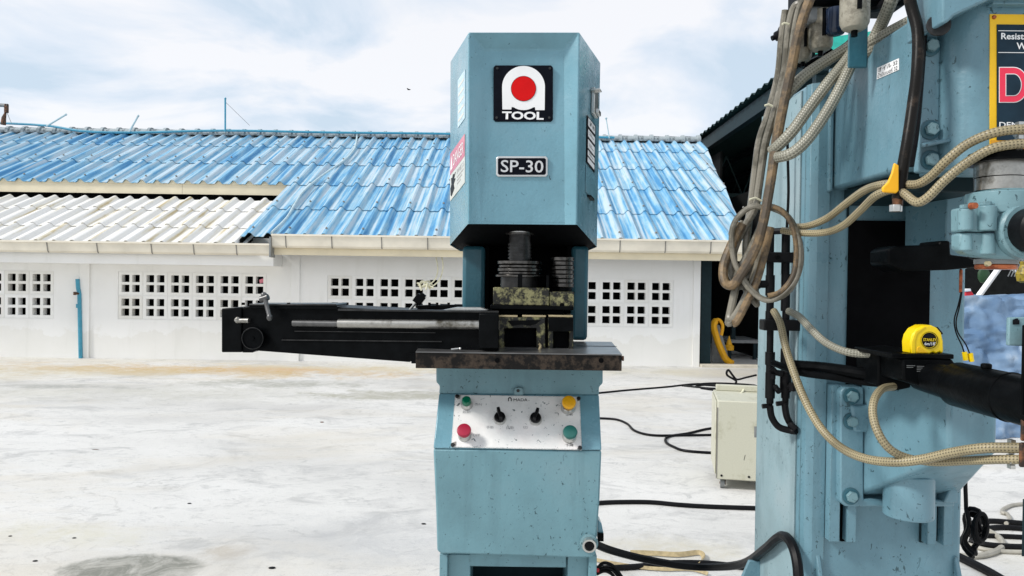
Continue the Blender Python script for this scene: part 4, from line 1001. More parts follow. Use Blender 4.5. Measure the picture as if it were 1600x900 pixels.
def dshape(x0, y0, w_, h_, k): 
    pts = [(x0+k, y0+k), (x0+w_*0.5, y0+k)]
    rx, ry = w_*0.5-k, h_/2-k
    pts += [(x0+w_*0.5+rx*math.sin(math.pi*i/14), y0+h_/2-ry*math.cos(math.pi*i/14)) for i in range(1, 14)]
    return pts+[(x0+w_*0.5, y0+h_-k), (x0+k, y0+h_-k)]
for k, mm, of, nm in ((0, 'white', 0.0022, 'letter_outline'), (1.3, 'signpink', 0.0028, 'letter_d'), (10.5, 'white', 0.0034, 'letter_outline'), (11.7, 'signblue', 0.0040, 'letter_counter')):
    s = MB(); s.pprism(dshape(1561, 104.5, 46, 56, k), YS-of, 0.0005); build(s, nm, M[mm], sf)
s = MB(); s.lathe(P(1553, 27, YS), (0, -1, 0), [(0, 0.004), (0.003, 0.003)], 10); build(s, 'screw', M['copper'], sg)
# oil label on the side of the arm (side face X = xA)
def side(px, py, X=xA):
    d = ray(px, py); t = X/d.x; return Vector((0, 0, CAMZ))+d*t
q = [side(1371, 124), side(1405.5, 109), side(1405.5, 91), side(1371.5, 106)]
SF = Face(*q)
s = MB(); SF.plate(s, 0, 0, 1, 1, 0.0005, 0.0015); ol = wpart('oil_sticker', s, M['white'], 0)
SF.text('オイル 32', 'lettering', M['ink'], ol, 0.06, 0.54, 0.95, 0.92, 0.002)
SF.text('น้ำมันเบอร์ 32', 'lettering', M['ink'], ol, 0.05, 0.06, 0.95, 0.46, 0.002)
s = MB(); s.lathe(P(1466, 40, 1.335), (-0.25, -1, 0.1), [(0, 0.020), (0.003, 0.0205), (0.005, 0.019)], 28); s.tube(PT([(1464, 22, 1.34), (1468, 5, 1.34), (1470, -15, 1.34)]), 0.008, 10); wpart('round_gauge_back', s, M['darksteel'], 0)
# angle post and top clutter carrying the filter bowls
s = MB(); s.pbox(1326, 20, 1356.5, 106, 1.575, 0.006); wpart('angle_post', s, M['teal_shaded'])  # darker teal carries the shade of a down-turned face
s = MB(); s.loft([side(1357, 92)+Vector((0.001, 0, 0)), side(1357, 82)+Vector((0.02, 0, 0)), side(1398, 72)+Vector((0.02, 0, 0)), side(1398, 80)+Vector((.001, 0, 0))], [side(1357, 92)+Vector((0.06, 0, 0)), side(1357, 84)+Vector((0.06, 0, 0)), side(1398, 74)+Vector((0.06, 0, 0)), side(1398, 80)+Vector((.06, 0, 0))]); wpart('post_foot', s, bv=0.002)
s = MB(); s.pbox(1255, -60, 1420, 6, 1.66, 0.10); s2 = wpart('valve_manifold', s, M['black'], 0.01)
s = MB(); s.pprism([(1262, 8), (1270, -10), (1318, -10), (1318, 22), (1300, 30), (1262, 36)], 1.68, 0.08); wpart('regulator_body', s, M['greymetal'], 0.006)
def bowl(px0, px1, y0, y1, Y, m, lab, slot=True):
    r = (px1-px0)/2*Y/FPX; c = P((px0+px1)/2, y1, Y); z0 = P((px0+px1)/2, y0, Y).z; h = z0-c.z
    b = MB(); b.lathe(c, (0, 0, 1), [(0, r*0.55), (h*0.04, r*0.82), (h*0.12, r*0.97), (h*0.22, r), (h, r)], 26); o = wpart('filter_bowl', b, m, 0, label=lab)
    if slot:
        b = MB(); b.tube([c+Vector((-r*0.12, -r*0.98, h*0.30)), c+Vector((-r*0.12, -r*0.98, h*0.98))], r*0.17, 8); build(b, 'sight_slot', M['black'], o)
        for k in range(7):
            b = MB(); zz = c.z+h*(0.35+0.09*k); a0 = 0.25
            b.tube([Vector((c.x+r*1.004*math.sin(a), c.y-r*1.004*math.cos(a), zz)) for a in (0.35, 0.5, 0.65, 0.8 if k else 1.2)], 0.0007, 4, cap=True); build(b, 'graduation', M['seam'], o)
        b = MB(); b.cyl(c+Vector((0, 0, -0.012)), c+Vector((0, 0, 0.001)), r*0.22, n=10); build(b, 'drain', M['black'], o)
    return o
bowl(1241, 1268, 30, 97, 1.74, M['bowl'], 'leftmost dirty cream filter bowl')
bowl(1264, 1300, 18, 80, 1.70, M['bowl'], 'dirty cream filter bowl beside the dark blue one')
bowl(1291, 1320, 14, 55, 1.66, M['navy'], 'dark blue filter bowl', False)
bowl(1313, 1357, -40, 48, 1.53, M['bowl'], 'biggest cream filter bowl with scale marks')
s = MB(); s.tube(PT([(1245, 96, 1.76), (1262, 102, 1.76), (1285, 92, 1.76), (1300, 82, 1.76)]), 0.012, 8); wpart('drain_pipe', s, M['black'], 0)
s = MB(); s.lathe(P(1222, 53, 1.72), (-0.9, 0, -0.42), [(-0.03, 0.018), (0, 0.018), (0.006, 0.012), (0.016, 0.011), (0.018, 0.006), (0.026, 0.006)], 14); wpart('push_fitting', s, M['rubber'], 0)
# knee
kX = P(1342, 700, CY-0.03).x
YK = 1.5
z_t = P(1483, 608, YK).z
kb = [Vector((kX, CY-0.03, P(1342, 774, CY-0.03).z)), P(1498, 772, CY-0.03)]
kf0, kf1 = P(1483, 708, YK), P(1558, 690, YK)
kf2 = P(1556, 705, YK)
top = [Vector((kX, CY-0.03, z_t+0.006)), Vector((P(1483, 608, YK).x, YK, z_t)), Vector((P(1558, 640, YK).x, YK, z_t-0.01)), Vector((P(1500, 700, CY-.03).x, CY-0.03, z_t+0.006))]
bot = [kb[0], P(1483, 716, YK), P(1557, 708, YK), kb[1]]
s = MB(); s.loft(bot, top); wpart('knee_casting', s, M['teal2'], 0.008)
s = MB(); s.pprism([(1313, 612), (1319, 605), (1350, 605), (1350, 780), (1492, 782), (1492, 792), (1321, 792), (1313, 784)], CY-0.052, 0.05); wpart('knee_flange', s, bv=0.004)
s = MB(); s.pprism([(1476, 782), (1484, 764), (1497, 762), (1497, 786), (1476, 786)], CY-0.06, 0.04); wpart('flange_ear', s, bv=0.003)
for x, y in ((1330, 619), (1330, 658), (1329, 775)): bolt(x, y, CY-0.052, 0.0135)
s = MB(); s.pprism([(1330, 634), (1365, 632), (1380, 655), (1362, 676), (1335, 676)], CY-0.06, 0.03); wpart('cast_boss', s, bv=0.006)
bc = P(1419, 806, 1.70); bc.y = 1.70
s = MB(); s.cyl(bc, bc+Vector((0, 0, 0.10)), 36.5*1.70/FPX, n=30); wpart('bearing_boss', s, bv=0.003)
# lower electrode holder
s = MB(); s.pprism([(1372, 548), (1420, 545), (1424, 606), (1395, 612), (1386, 602), (1372, 604)], 1.55, 0.10); wpart('lower_holder', s, M['black'], 0.004)
s = MB(); s.pbox(1393, 553, 1491, 560.5, 1.46, 0.16); wpart('holder_plate', s, M['black'], 0.002)
s = MB(); s.pprism([(1410, 560), (1488, 561), (1498, 575), (1498, 622), (1470, 612), (1412, 596)], 1.462, 0.12); wpart('electrode_block', s, M['black'], 0.004)
e0, e1 = P(1494, 600, 1.40), P(1700, 650, 1.12)
ed = (e1-e0).normalized()
s = MB(); s.lathe(e0, ed, [(-0.10, 0.030), (0.0, 0.034), (0.001, 0.0405), (0.004, 0.042), (0.13, 0.042), (0.131, 0.0435), (0.134, 0.0435), (0.135, 0.042), (0.3, 0.042)], 36); wpart('electrode_cylinder', s, M['black'], 0)
s = MB(); q = e0+ed*0.075+Vector((0, 0.0, 0.040)); s.cyl(q, q+Vector((0, 0, 0.010)), 0.009, n=14); wpart('cylinder_plug', s, M['black'])
for x0, y0, n in ((1417, 571, 2), (1433, 572, 4), (1471, 575, 5), (1474, 600, 4)):
    s = MB()
    for k in range(n): s.pbox(x0, y0+k*2.6, x0+13-(k % 2)*3, y0+k*2.6+0.9, 1.4605, 0.001)
    o = wpart('paint_scuff', s, M['greymetal'], 0); o['kind'] = 'stuff'
s = MB(); s.tube(smooth(PT([(1238, 571, 1.72), (1290, 575, 1.68), (1345, 583, 1.62), (1400, 592, 1.60)]), 4), 0.013, 10); wpart('bus_cable', s, M['black'], 0)
s = MB(); s.tube(smooth(PT([(1208, 567, 1.78), (1250, 582, 1.70), (1300, 589, 1.66), (1350, 597, 1.62), (1400, 601, 1.58)]), 4), 0.008, 10); wpart('bus_cable', s, M['black'], 0)
# upper electrode arm
s = MB(); s.pprism([(1388, 390), (1400, 384), (1468, 382), (1469, 376), (1485, 376), (1486, 398), (1512, 401), (1533, 410), (1525, 418), (1480, 422), (1410, 424), (1388, 412)], 1.52, 0.08); wpart('upper_electrode_arm', s, M['black'], 0.004)
# head cylinder, clamp and knob
HY = 1.25
def hv(b, px, y0, y1, r, n=28, r1=None): return vcyl(b, px, y0, y1, r, HY, n, r1)
s = MB(); hv(s, 1562, 240, 252, 43); hv(s, 1562, 252, 256, 50); wpart('cylinder_cap', s, M['black'], 0)
s = MB(); hv(s, 1562, 256, 277.5, 35); wpart('ram_sleeve', s, M['grimysteel'], 0)
s = MB(); hv(s, 1562, 277.5, 279, 34); wpart('sleeve_groove', s, M['black'], 0)
s = MB(); hv(s, 1562, 279, 298, 35); wpart('ram_sleeve', s, M['grimysteel'], 0)
TL = M['teal_light']
s = MB(); hv(s, 1567, 298, 302, 40, r1=38); hv(s, 1567, 302, 336, 52); wpart('clamp_body', s, TL, 0.004)
def clampblock(y0, y1, low):
    b = MB()
    pts = [(1501, y0), (1514, y0), (1527, y0-6), (1552, y0-10), (1720, y0-10), (1720, y1), (1501, y1)] if not low else [(1501, y0), (1720, y0), (1720, y1+2), (1565, y1), (1530, y1-4), (1512, y1-9), (1501, y1-16)]
    b.pprism(pts, HY-0.04, 0.03); return b
wpart('clamp_half', clampblock(324, 362.3, False), TL, 0.004); wpart('clamp_half', clampblock(363.4, 405, True), TL, 0.005)
for px, y0, y1, r in ((1508, 327, 361, 11), (1541, 322, 361, 14)):
    b = MB(); vcyl(b, px, y0, y1, r, HY-0.04, 18); wpart('clamp_boss', b, TL, 0.002)
    b = MB(); vcyl(b, px-1, y0-7, y0, r*0.66, HY-0.04, 6); wpart('clamp_bolt', b, TL, 0.001)
for px, y0, y1, r in ((1509, 364.5, 392, 10), (1541, 364.5, 398, 13)):
    b = MB(); vcyl(b, px, y0, y1, r, HY-0.036, 18, r*0.8); wpart('clamp_boss', b, TL, 0.002)
b = MB(); b.lathe(P(1517, 322, HY-0.05), (0.2, -1, 0), [(0, 0.006), (0.01, 0.005)], 12); wpart('grease_nipple', b, M['copper'], 0)
kc2 = P(1598, 361, HY-0.04)
b = MB(); b.lathe(kc2, (0, -1, 0), [(0, 0.047), (0.012, 0.046), (0.016, 0.042)], 36); wpart('knob_collar', b, TL, 0)
b = MB(); b.lathe(kc2+Vector((0, -0.0162, 0)), (0, -1, 0), [(0, 0.036), (0.03, 0.036), (0.034, 0.033), (0.034, 0.012), (0.028, 0.011)], 36); wpart('adjusting_knob', b, M['rubber'], 0)
b = MB(); vcyl(b, 1556, 405, 413, 30, HY, 26); hv(b, 1572, 404, 413, 12); wpart('electrode_ring', b, M['greymetal'], 0.001)
b = MB(); vcyl(b, 1556, 413, 421, 29, HY, 26); wpart('copper_ring', b, M['copper'], 0.002)
b = MB(); b.lathe(P(1542, 412, HY-0.035), (0, -1, 0), [(0, 0.005), (0.006, 0.004)], 10); wpart('brass_screw', b, M['brass_edge'], 0)
b = MB(); b.pbox(1500, 420, 1505, 458, 1.56, 0.006); wpart('copper_strip', b, M['copper'])
for pts in (((1502, 456), (1497, 478), (1491, 500), (1494, 520), (1503, 540), (1507, 553)), ((1503, 456), (1499, 480), (1494, 502), (1497, 520), (1509, 538), (1516, 555))):
    b = MB(); b.tube(smooth([P(x, y, 1.53) for x, y in pts], 4), 0.0014, 6); wr = wpart('sensor_wire', b, M['rubber'], 0)
    q = P(pts[-1][0], pts[-1][1], 1.53); b = MB(); b.cyl(q+Vector((0, 0, 0.004)), q+Vector((0.003, 0, -0.013)), 0.005, n=10); build(b, 'terminal_lug', M['yellow'], wr)
# right edge fittings
b = MB(); b.pprism([(1577, 496), (1640, 495), (1640, 542), (1576, 540)], 1.20, 0.008); bp = wpart('terminal_box', b, TL, 0.002)
b = MB(); b.pprism([(1583, 500), (1588, 497.5), (1591, 497.5), (1591, 500), (1593, 500), (1593, 507), (1583, 507)], 1.1985, 0.001); build(b, 'mark', M['ink'], bp)
b = MB(); b.pbox(1597.5, 508, 1640, 650, 1.18, 0.004); wpart('black_bracket', b, M['black'])
b = MB(); b.pbox(1597, 650, 1640, 690, 1.2, 0.006); wpart('copper_block', b, M['rustpipe'], 0.003)
b = MB(); b.pbox(1594.5, 692, 1650, 731, 1.19, 0.006); wpart('pipe_block', b, M['rustpipe'], 0.004)
b = MB(); b.pbox(1598, 780, 1640, 870, 1.2, 0.002); wpart('dark_bracket', b, M['dark_steel_paint'])
# valve pipes on the left side
def pipe(px, segs, nm='valve_pipe', Y=1.86, m=None):
    b = MB(); prof = []
    for y0, y1, r in segs: vcyl(b, px, y0, y1, r, Y, 18)
    return wpart(nm, b, m or M['rubber'], 0)
pipe(1203, [(362, 430, 5.6), (430, 462, 7), (462, 486, 5.8), (486, 500, 7), (500, 550, 5.2), (550, 570, 7.5), (570, 582, 6.2), (582, 622, 7.5), (622, 630, 5.5), (630, 636, 4)])
pipe(1227, [(366, 428, 6.4), (428, 486, 7), (486, 545, 5.6), (545, 575, 7.5), (575, 585, 6.5), (585, 612, 8.5), (612, 622, 6.5), (622, 632, 5)])
for y0, y1 in ((394, 410), (500, 517)):
    b = MB(); b.pbox(1194, y0, 1262, y1, 1.838, 0.04); cl_ = wpart('pipe_clamp', b, M['rubber'], 0.003)
    b = MB(); b.lathe(P(1215, (y0+y1)/2, 1.838), (0, -1, 0), [(0, 0.006), (0.005, 0.005)], 8); build(b, 'clamp_bolt', M['black'], cl_)
b = MB(); b.cyl(P(1178, 444, 1.86), P(1198, 444, 1.86), 0.010, n=12); b.cyl(P(1180, 444, 1.86), P(1187, 444, 1.86), 0.012, n=12); wpart('pipe_stub', b, M['rubber'], 0)
b = MB(); b.cyl(P(1200, 362, 1.86), P(1238, 360, 1.82), 0.008, n=12); wpart('pipe_stub', b, M['rubber'], 0)
b = MB(); b.tube(PT([(1205, 575, 1.85), (1212, 582, 1.85), (1222, 584, 1.85)]), 0.008, 10); b.cyl(P(1208, 585, 1.84), P(1208, 592, 1.84), 0.006, n=10); wpart('pipe_branch', b, M['rubber'], 0)
b = MB(); b.cyl(P(1232, 604, 1.85), P(1243, 605, 1.83), 0.007, n=10); b.cyl(P(1211, 604, 1.85), P(1217, 612, 1.83), 0.007, n=10); b.cyl(P(1238, 598, 1.83), P(1238, 611, 1.83), 0.008, n=10); wpart('valve_tap', b, M['rubber'], 0)
for pts in (((1203, 634), (1206, 652), (1217, 667), (1236, 673), (1244, 674)), ((1226, 630), (1229, 650), (1236, 664), (1244, 671))):
    b = MB(); b.tube(smooth([P(x, y, 1.85) for x, y in pts[:3]]+[P(*pts[-2], 1.84), P(*pts[-1], 1.83)], 5), 0.0085, 10); wpart('pipe_elbow', b, M['rubber'], 0)
b = MB(); b.cyl(P(1191, 635, 1.85), P(1200, 634, 1.85), 0.006, n=10); b.cyl(P(1213, 631, 1.85), P(1222, 630, 1.85), 0.006, n=10); wpart('pipe_cap', b, M['rubber'], 0)

# ------------------------------------------------------------------ hoses and cables
HG = 'air hoses hanging on the welder'
def hose(pts, rpx, m, nm, label, cat='hose', group=HG, n=10, k=6, extra=None):
    Ym = sum(p[2] for p in pts)/len(pts)
    b = MB(); b.tube(smooth(PT(pts), k), rpx*Ym/FPX, n)
    return tag(build(b, nm, m), label, cat, group)
hose([(1274, -20, 1.62), (1262, 8, 1.62), (1247, 55, 1.63), (1237, 105, 1.64), (1224, 165, 1.65), (1213, 225, 1.66), (1203, 290, 1.66), (1192, 350, 1.66), (1180, 390, 1.67), (1160, 425, 1.68), (1145, 445, 1.69), (1132, 440, 1.70), (1131, 415, 1.71), (1142, 385, 1.71), (1160, 350, 1.71)],
     7.6, M['hose_brown'], 'air_hose', 'thickest rust brown stained hose hanging down the front of the bundle')
hose([(1260, 12, 1.66), (1250, 6, 1.66), (1240, 14, 1.67), (1232, 50, 1.68), (1226, 110, 1.69), (1210, 175, 1.70), (1196, 225, 1.70), (1186, 290, 1.71), (1180, 325, 1.71), (1165, 352, 1.72), (1149, 385, 1.72), (1142, 420, 1.72), (1152, 440, 1.72), (1172, 430, 1.72), (1186, 400, 1.72), (1196, 360, 1.71)],
     6.0, M['hose_grey'], 'air_hose', 'grey hose looping over the top beside the black push fitting')
hose([(1228, 16, 1.70), (1222, 60, 1.71), (1216, 120, 1.72), (1200, 180, 1.73), (1187, 220, 1.73), (1180, 270, 1.73), (1174, 320, 1.73), (1168, 360, 1.73), (1166, 400, 1.73), (1174, 440, 1.73), (1184, 468, 1.73)],
     6.2, M['hose_grey'], 'air_hose', 'leftmost pale grey hose strapped beside the sky')
hose([(1200, 330, 1.67), (1180, 322, 1.68), (1160, 332, 1.69), (1146, 352, 1.70), (1143, 380, 1.70), (1148, 410, 1.70), (1164, 440, 1.69), (1186, 464, 1.68), (1208, 468, 1.67), (1232, 455, 1.66), (1248, 425, 1.66), (1251, 390, 1.66), (1240, 352, 1.66), (1222, 330, 1.66), (1203, 322, 1.66)],
     4.6, M['hose_grey'], 'air_hose', 'grey hose coiled in a big loop round the black valve pipes')
hose([(1208, 322, 1.655), (1226, 334, 1.65), (1240, 360, 1.65), (1244, 400, 1.65), (1238, 432, 1.65), (1220, 455, 1.655), (1200, 462, 1.66)],
     3.8, M['hose_brown'], 'air_hose', 'thin brown hose lying inside the big grey loop')
hose([(1196, 360, 1.70), (1188, 400, 1.70), (1176, 440, 1.70), (1160, 475, 1.70), (1147, 496, 1.70), (1139, 505, 1.70), (1140, 494, 1.71), (1146, 465, 1.71), (1152, 440, 1.71)],
     6.2, M['hose_grey'], 'air_hose', 'lowest hanging hose fold, left of the black valve pipes')
hose([(1204, 355, 1.69), (1193, 402, 1.69), (1182, 440, 1.69), (1164, 478, 1.69), (1151, 502, 1.69), (1145, 506, 1.69)],
     6.0, M['hose_brown'], 'air_hose', 'brown hose end folded into the lowest hanging fold')
hose([(1268, 6, 1.645), (1256, 2, 1.645), (1248, 14, 1.65), (1241, 48, 1.66), (1233, 100, 1.675), (1218, 170, 1.69), (1208, 230, 1.69), (1200, 290, 1.69), (1190, 345, 1.70), (1172, 388, 1.705), (1152, 425, 1.71), (1146, 438, 1.715), (1158, 448, 1.715), (1178, 440, 1.71), (1192, 415, 1.71)],
     4.6, M['hose_grey'], 'air_hose', 'thinner grey hose squeezed between the brown hose and the looped grey hose')
hose([(1150, 440, 1.72), (1158, 420, 1.73), (1168, 428, 1.73), (1178, 452, 1.72), (1184, 476, 1.71), (1176, 470, 1.71), (1160, 445, 1.72), (1150, 418, 1.73), (1149, 380, 1.73), (1160, 345, 1.73)],
     3.6, M['hose_grey'], 'air_hose', 'thinnest grey hose twisted through the bottom of the bundle')
hose([(1205, 326, 1.665), (1228, 338, 1.655), (1246, 368, 1.65), (1249, 405, 1.65), (1243, 436, 1.65), (1222, 461, 1.655), (1196, 470, 1.665), (1170, 452, 1.68), (1152, 425, 1.69)],
     3.4, M['hose_grey'], 'air_hose', 'thin grey hose following the outer edge of the big loop')
hose([(1340, 60, 1.66), (1322, 76, 1.66), (1290, 96, 1.66), (1258, 118, 1.66), (1236, 140, 1.67), (1226, 152, 1.69)],
     9.0, M['braid_grey'], 'braided_hose', 'uppermost grey braided hose curving out from under the filter bowls')
hose([(1342, 66, 1.65), (1320, 98, 1.64), (1292, 132, 1.63), (1262, 172, 1.63), (1238, 205, 1.63), (1218, 226, 1.65), (1206, 236, 1.67)],
     9.0, M['braid_grey'], 'braided_hose', 'middle grey braided hose sweeping down to the hanging bundle')
hose([(1344, 72, 1.64), (1328, 105, 1.62), (1306, 150, 1.61), (1282, 190, 1.61), (1258, 222, 1.61), (1236, 240, 1.62), (1214, 246, 1.65)],
     9.0, M['braid_grey'], 'braided_hose', 'lowest grey braided hose sweeping across the blue side plate')
hose([(1400, -20, 1.55), (1390, 8, 1.56), (1376, 40, 1.60), (1362, 66, 1.62), (1340, 92, 1.64)], 9.5, M['braid_grey'], 'braided_hose', 'braided hose coming steeply down right of the biggest filter bowl')
hose([(1500, -12, 1.52), (1468, 8, 1.53), (1430, 30, 1.54), (1392, 50, 1.58), (1340, 78, 1.65)], 10, M['braid_grey'], 'braided_hose', 'upper of two braided hoses behind the black hose')
hose([(1500, 16, 1.55), (1468, 30, 1.55), (1430, 52, 1.56), (1392, 66, 1.58), (1340, 90, 1.65)], 8, M['braid_grey'], 'braided_hose', 'lower of two braided hoses behind the black hose')
# black thick hose with steel end, the strap that ties it
bh = thing('hydraulic_hose', P(1420, 160, 1.34), 'thick worn black hose with steel end hanging in front of the welder arm', 'hose')
b = MB(); b.tube(smooth(PT([(1416, -30, 1.36), (1424, 10, 1.36), (1434, 50, 1.35), (1433, 110, 1.34), (1427, 160, 1.34), (1419, 215, 1.33), (1411, 260, 1.33), (1405, 300, 1.33), (1402, 312, 1.33)]), 6), 8.8*1.34/FPX, 14); build(b, 'rubber_hose', M['rubber_worn'], bh)
b = MB(); vcyl(b, 1402.5, 308, 322, 7.6, 1.33); build(b, 'ferrule', M['rustpipe'], bh)
b = MB(); vcyl(b, 1399.5, 320, 331, 9.6, 1.33, 6); build(b, 'hose_nut', M['steel'], bh, 0.001)
hose([(1452, -20, 1.40), (1444, 20, 1.40), (1441, 60, 1.39), (1437, 120, 1.385), (1430, 200, 1.38), (1421, 260, 1.38)], 6.5, M['rubber'], 'cable', 'smooth black cable behind the thick worn black hose', 'cable', None)
hose([(1410, -16, 1.60), (1392, 2, 1.64), (1370, 10, 1.68), (1340, 8, 1.70)], 9, M['rubber'], 'cable', 'short black cable at the top edge beside the biggest filter bowl', 'cable', None)
b = MB(); pts = [(1398, 254), (1405, 258), (1405, 298), (1401, 302), (1380, 300), (1379, 293), (1388, 284), (1394, 270)]
b.pprism(pts, 1.315, 0.006); o = tag(build(b, 'tie_strap', M['yellowstrap'], bev=0.002), 'yellow strap tied round the black hose', 'strap')
LG = 'braided hoses across the welder front'
hose([(1236, 354, 1.70), (1262, 353, 1.66), (1292, 341, 1.60), (1322, 318, 1.53), (1350, 298, 1.45), (1375, 289, 1.38), (1402, 287, 1.345), (1432, 288, 1.31), (1455, 275, 1.28), (1480, 250, 1.25), (1510, 226, 1.23), (1545, 210, 1.21), (1580, 203, 1.20), (1640, 200, 1.19)],
     6.6, M['braid'], 'braided_hose', 'upper tan braided hose running under the yellow strap to the sign', group=LG)
hose([(1222, 360, 1.70), (1252, 364, 1.66), (1290, 363, 1.60), (1318, 352, 1.54), (1345, 328, 1.46), (1368, 306, 1.39), (1395, 296, 1.35), (1412, 302, 1.32), (1432, 316, 1.29), (1450, 308, 1.27), (1476, 282, 1.25), (1508, 256, 1.23), (1545, 234, 1.21), (1580, 226, 1.20), (1640, 222, 1.19)],
     6.6, M['braid'], 'braided_hose', 'lower tan braided hose dipping below the yellow strap', group=LG)
hose([(1209, 486, 1.80), (1219, 505, 1.76), (1227, 540, 1.72), (1239, 578, 1.68), (1258, 626, 1.64), (1282, 668, 1.60), (1312, 698, 1.54), (1350, 716, 1.46), (1395, 722, 1.40), (1440, 718, 1.36), (1490, 707, 1.31), (1540, 700, 1.26), (1596, 700, 1.22)],
     6.8, M['braid'], 'braided_hose', 'long tan braided hose sagging from the black valve pipe to the lower right clamp', group=LG)
hose([(1396, 604, 1.50), (1378, 608, 1.47), (1366, 625, 1.44), (1364, 650, 1.42), (1374, 680, 1.40), (1392, 703, 1.39), (1420, 716, 1.385), (1460, 722, 1.36), (1510, 720, 1.31), (1560, 718, 1.25), (1596, 718, 1.22)],
     6.6, M['braid'], 'braided_hose', 'tan braided hose dropping from the black holder to the lower right clamp', group=LG)
hose([(1232, 486, 1.80), (1248, 494, 1.76), (1266, 513, 1.70), (1290, 535, 1.66), (1320, 549, 1.62), (1350, 553, 1.60), (1372, 551, 1.58)],
     6.0, M['braid_grey'], 'braided_hose', 'grey braided hose from the valve pipe to the black holder beside the throat', group=LG)
for y in (210, 226, 700, 718):
    x = 1591 if y < 300 else 1579; Yh = 1.205 if y < 300 else 1.235
    b = MB(); c = P(x, y-1 if y == 210 else y, Yh); c.z += 0.004 if y == 210 else 0
    b.cyl(c+Vector((-0.004, 0.0006, 0)), c+Vector((0.005, -0.0006, 0)), 0.0094, n=18); b.obox(c+Vector((0, -0.002, 0.0115 if y != 718 else -0.0115)), Vector((0.004, 0, 0)), Vector((0, 0.005, 0)), Vector((0, 0, 0.003)))
    tag(build(b, 'hose_clamp', M['steel']), {210: 'steel clamp on the upper hose over the sign', 226: 'steel clamp on the lower hose over the sign', 700: 'steel clamp on the upper of the two low hoses', 718: 'steel clamp on the lower of the two low hoses'}[y], 'clamp', 'steel hose clamps')
hose([(1230, 200, 1.87), (1231, 250, 1.87), (1232, 300, 1.87), (1230, 345, 1.87), (1229, 372, 1.87)], 2.2, M['rubber'], 'cable', 'thin black cable running straight down the pale welder side', 'cable', None, 8)
for pts, Y in ((((1222, 38), (1226, 36), (1233, 38)), 1.665), (((1195, 165), (1201, 163), (1207, 166)), 1.69), (((1171, 312), (1180, 309), (1190, 314)), 1.70)):
    b = MB(); b.tube([P(x, y, Y) for x, y in pts], 0.0025, 6); o = build(b, 'cable_tie', M['twine'])
    tag(o, {38: 'white tie round the top of the grey hoses', 165: 'white tie halfway down the grey hoses', 312: 'white tie just above the big grey hose loop'}[pts[0][1]], 'cable tie', 'white cable ties')

# tape measure on the holder plate
tm = thing('tape_measure', P(1448, 553, 1.47), 'yellow tape measure with round black label standing on the black holder', 'tape measure')
prof = [(1423, 551), (1422.5, 535), (1425, 524), (1432, 514), (1443, 508.5), (1455, 508), (1464, 512), (1471, 520), (1474, 533), (1474.5, 549), (1473, 553), (1468, 550), (1463, 553), (1458, 550), (1453, 553), (1424, 553)]
b = MB(); b.pprism(prof, 1.475, 0.034); build(b, 'case', M['yellow'], tm, 0.004, seg=3)
b = MB(); b.pprism([(1424.5, 534), (1430, 518), (1444, 510), (1447, 511), (1434, 521), (1430, 533), (1431, 552), (1424.5, 552)], 1.4735, 0.003); build(b, 'grip_band', M['yellow'], tm, 0.001)
b = MB(); b.pprism([(1432, 551.5), (1433, 543), (1437, 541), (1452, 551.5)], 1.4738, 0.003); build(b, 'grip_ridge', M['signyellow'], tm, 0.001)
b = MB(); b.ycyl(1452, 531.5, 1.4748, 0.0015, 13.2*1.475/FPX, n=30); lb = build(b, 'round_label', M['ink'], tm)
b = MB(); c = P(1452, 531.5, 1.4728); b.tube([c+Vector((0.0155*math.cos(a*math.pi/16), 0, 0.0155*math.sin(a*math.pi/16))) for a in range(33)], 0.0004, 5); build(b, 'label_ring', M['yellow'], lb)
ptext('STANLEY', 'lettering', M['yellow'], lb, 1442, 528.5, 1462.5, 533, 1.4733, bold=0.01)
ptext("6m/18'", 'lettering', M['white'], lb, 1444, 534.5, 1461, 539.5, 1.4733, bold=0.01)
b = MB(); b.pprism([(1462, 511), (1466, 511), (1474, 521), (1472, 523)], 1.48, 0.02); build(b, 'lock_button', M['rubber'], tm, 0.001)

# floor cables
def fcable(pts, r, label, m='rubber', group='cables lying on the concrete', nm='cable'):
    P3 = []
    for p in pts:
        if len(p) == 2:
            q = G(*p); q.z = r
        else: q = P(*p)
        P3.append(q)
    b = MB(); b.tube(smooth(P3, 6), r, 8); return tag(build(b, nm, M[m]), label, 'cable', group)
fcable([(930, 616), (980, 611), (1040, 606), (1090, 601), (1140, 604), (1185, 607), (1215, 608)], 0.012, 'farthest black cable from the press running past the cabinet top')
fcable([(1066, 604), (1110, 600), (1150, 601), (1182, 604), (1160, 609), (1110, 608), (1068, 604)], 0.012, 'flat coil of black cable lying far behind the cream cabinet')
fcable([(1086, 606), (1100, 603), (1150, 607), (1178, 610), (1130, 612), (1095, 608)], 0.014, 'second flat coil of black cable behind the cream cabinet')
fcable([(930, 655), (962, 657), (980, 664), (992, 675), (1020, 682), (1070, 682), (1140, 681)], 0.012, 'black cable with an S bend running from the press to the cream cabinet')
fcable([(1140, 668), (1105, 672), (1075, 679), (1045, 684), (1040, 692), (1052, 700), (1075, 707), (1140, 711)], 0.012, 'black cable looping back in a hairpin before the cream cabinet')
fcable([(925, 790), (960, 788), (1015, 788), (1060, 792), (1110, 795), (1200, 798), (1240, 799)], 0.0145, 'straight thick black cable between the press and the welder')
fcable([(930, 850, 2.35), (955, 860, 2.40), (1000, 872, 2.45), (1060, 883, 2.45), (1110, 886, 2.40), (1160, 881, 2.22), (1195, 858, 2.00), (1213, 842, 1.91), (1226, 838, 1.86), (1238, 852, 1.81), (1246, 882, 1.775), (1249, 930, 1.75)], 0.0125, 'thickest black cable arching up over the welder base')
fcable([(925, 893), (990, 890), (1050, 884), (1110, 885), (1180, 893), (1230, 900)], 0.015, 'black cable lowest in the picture between the machines')
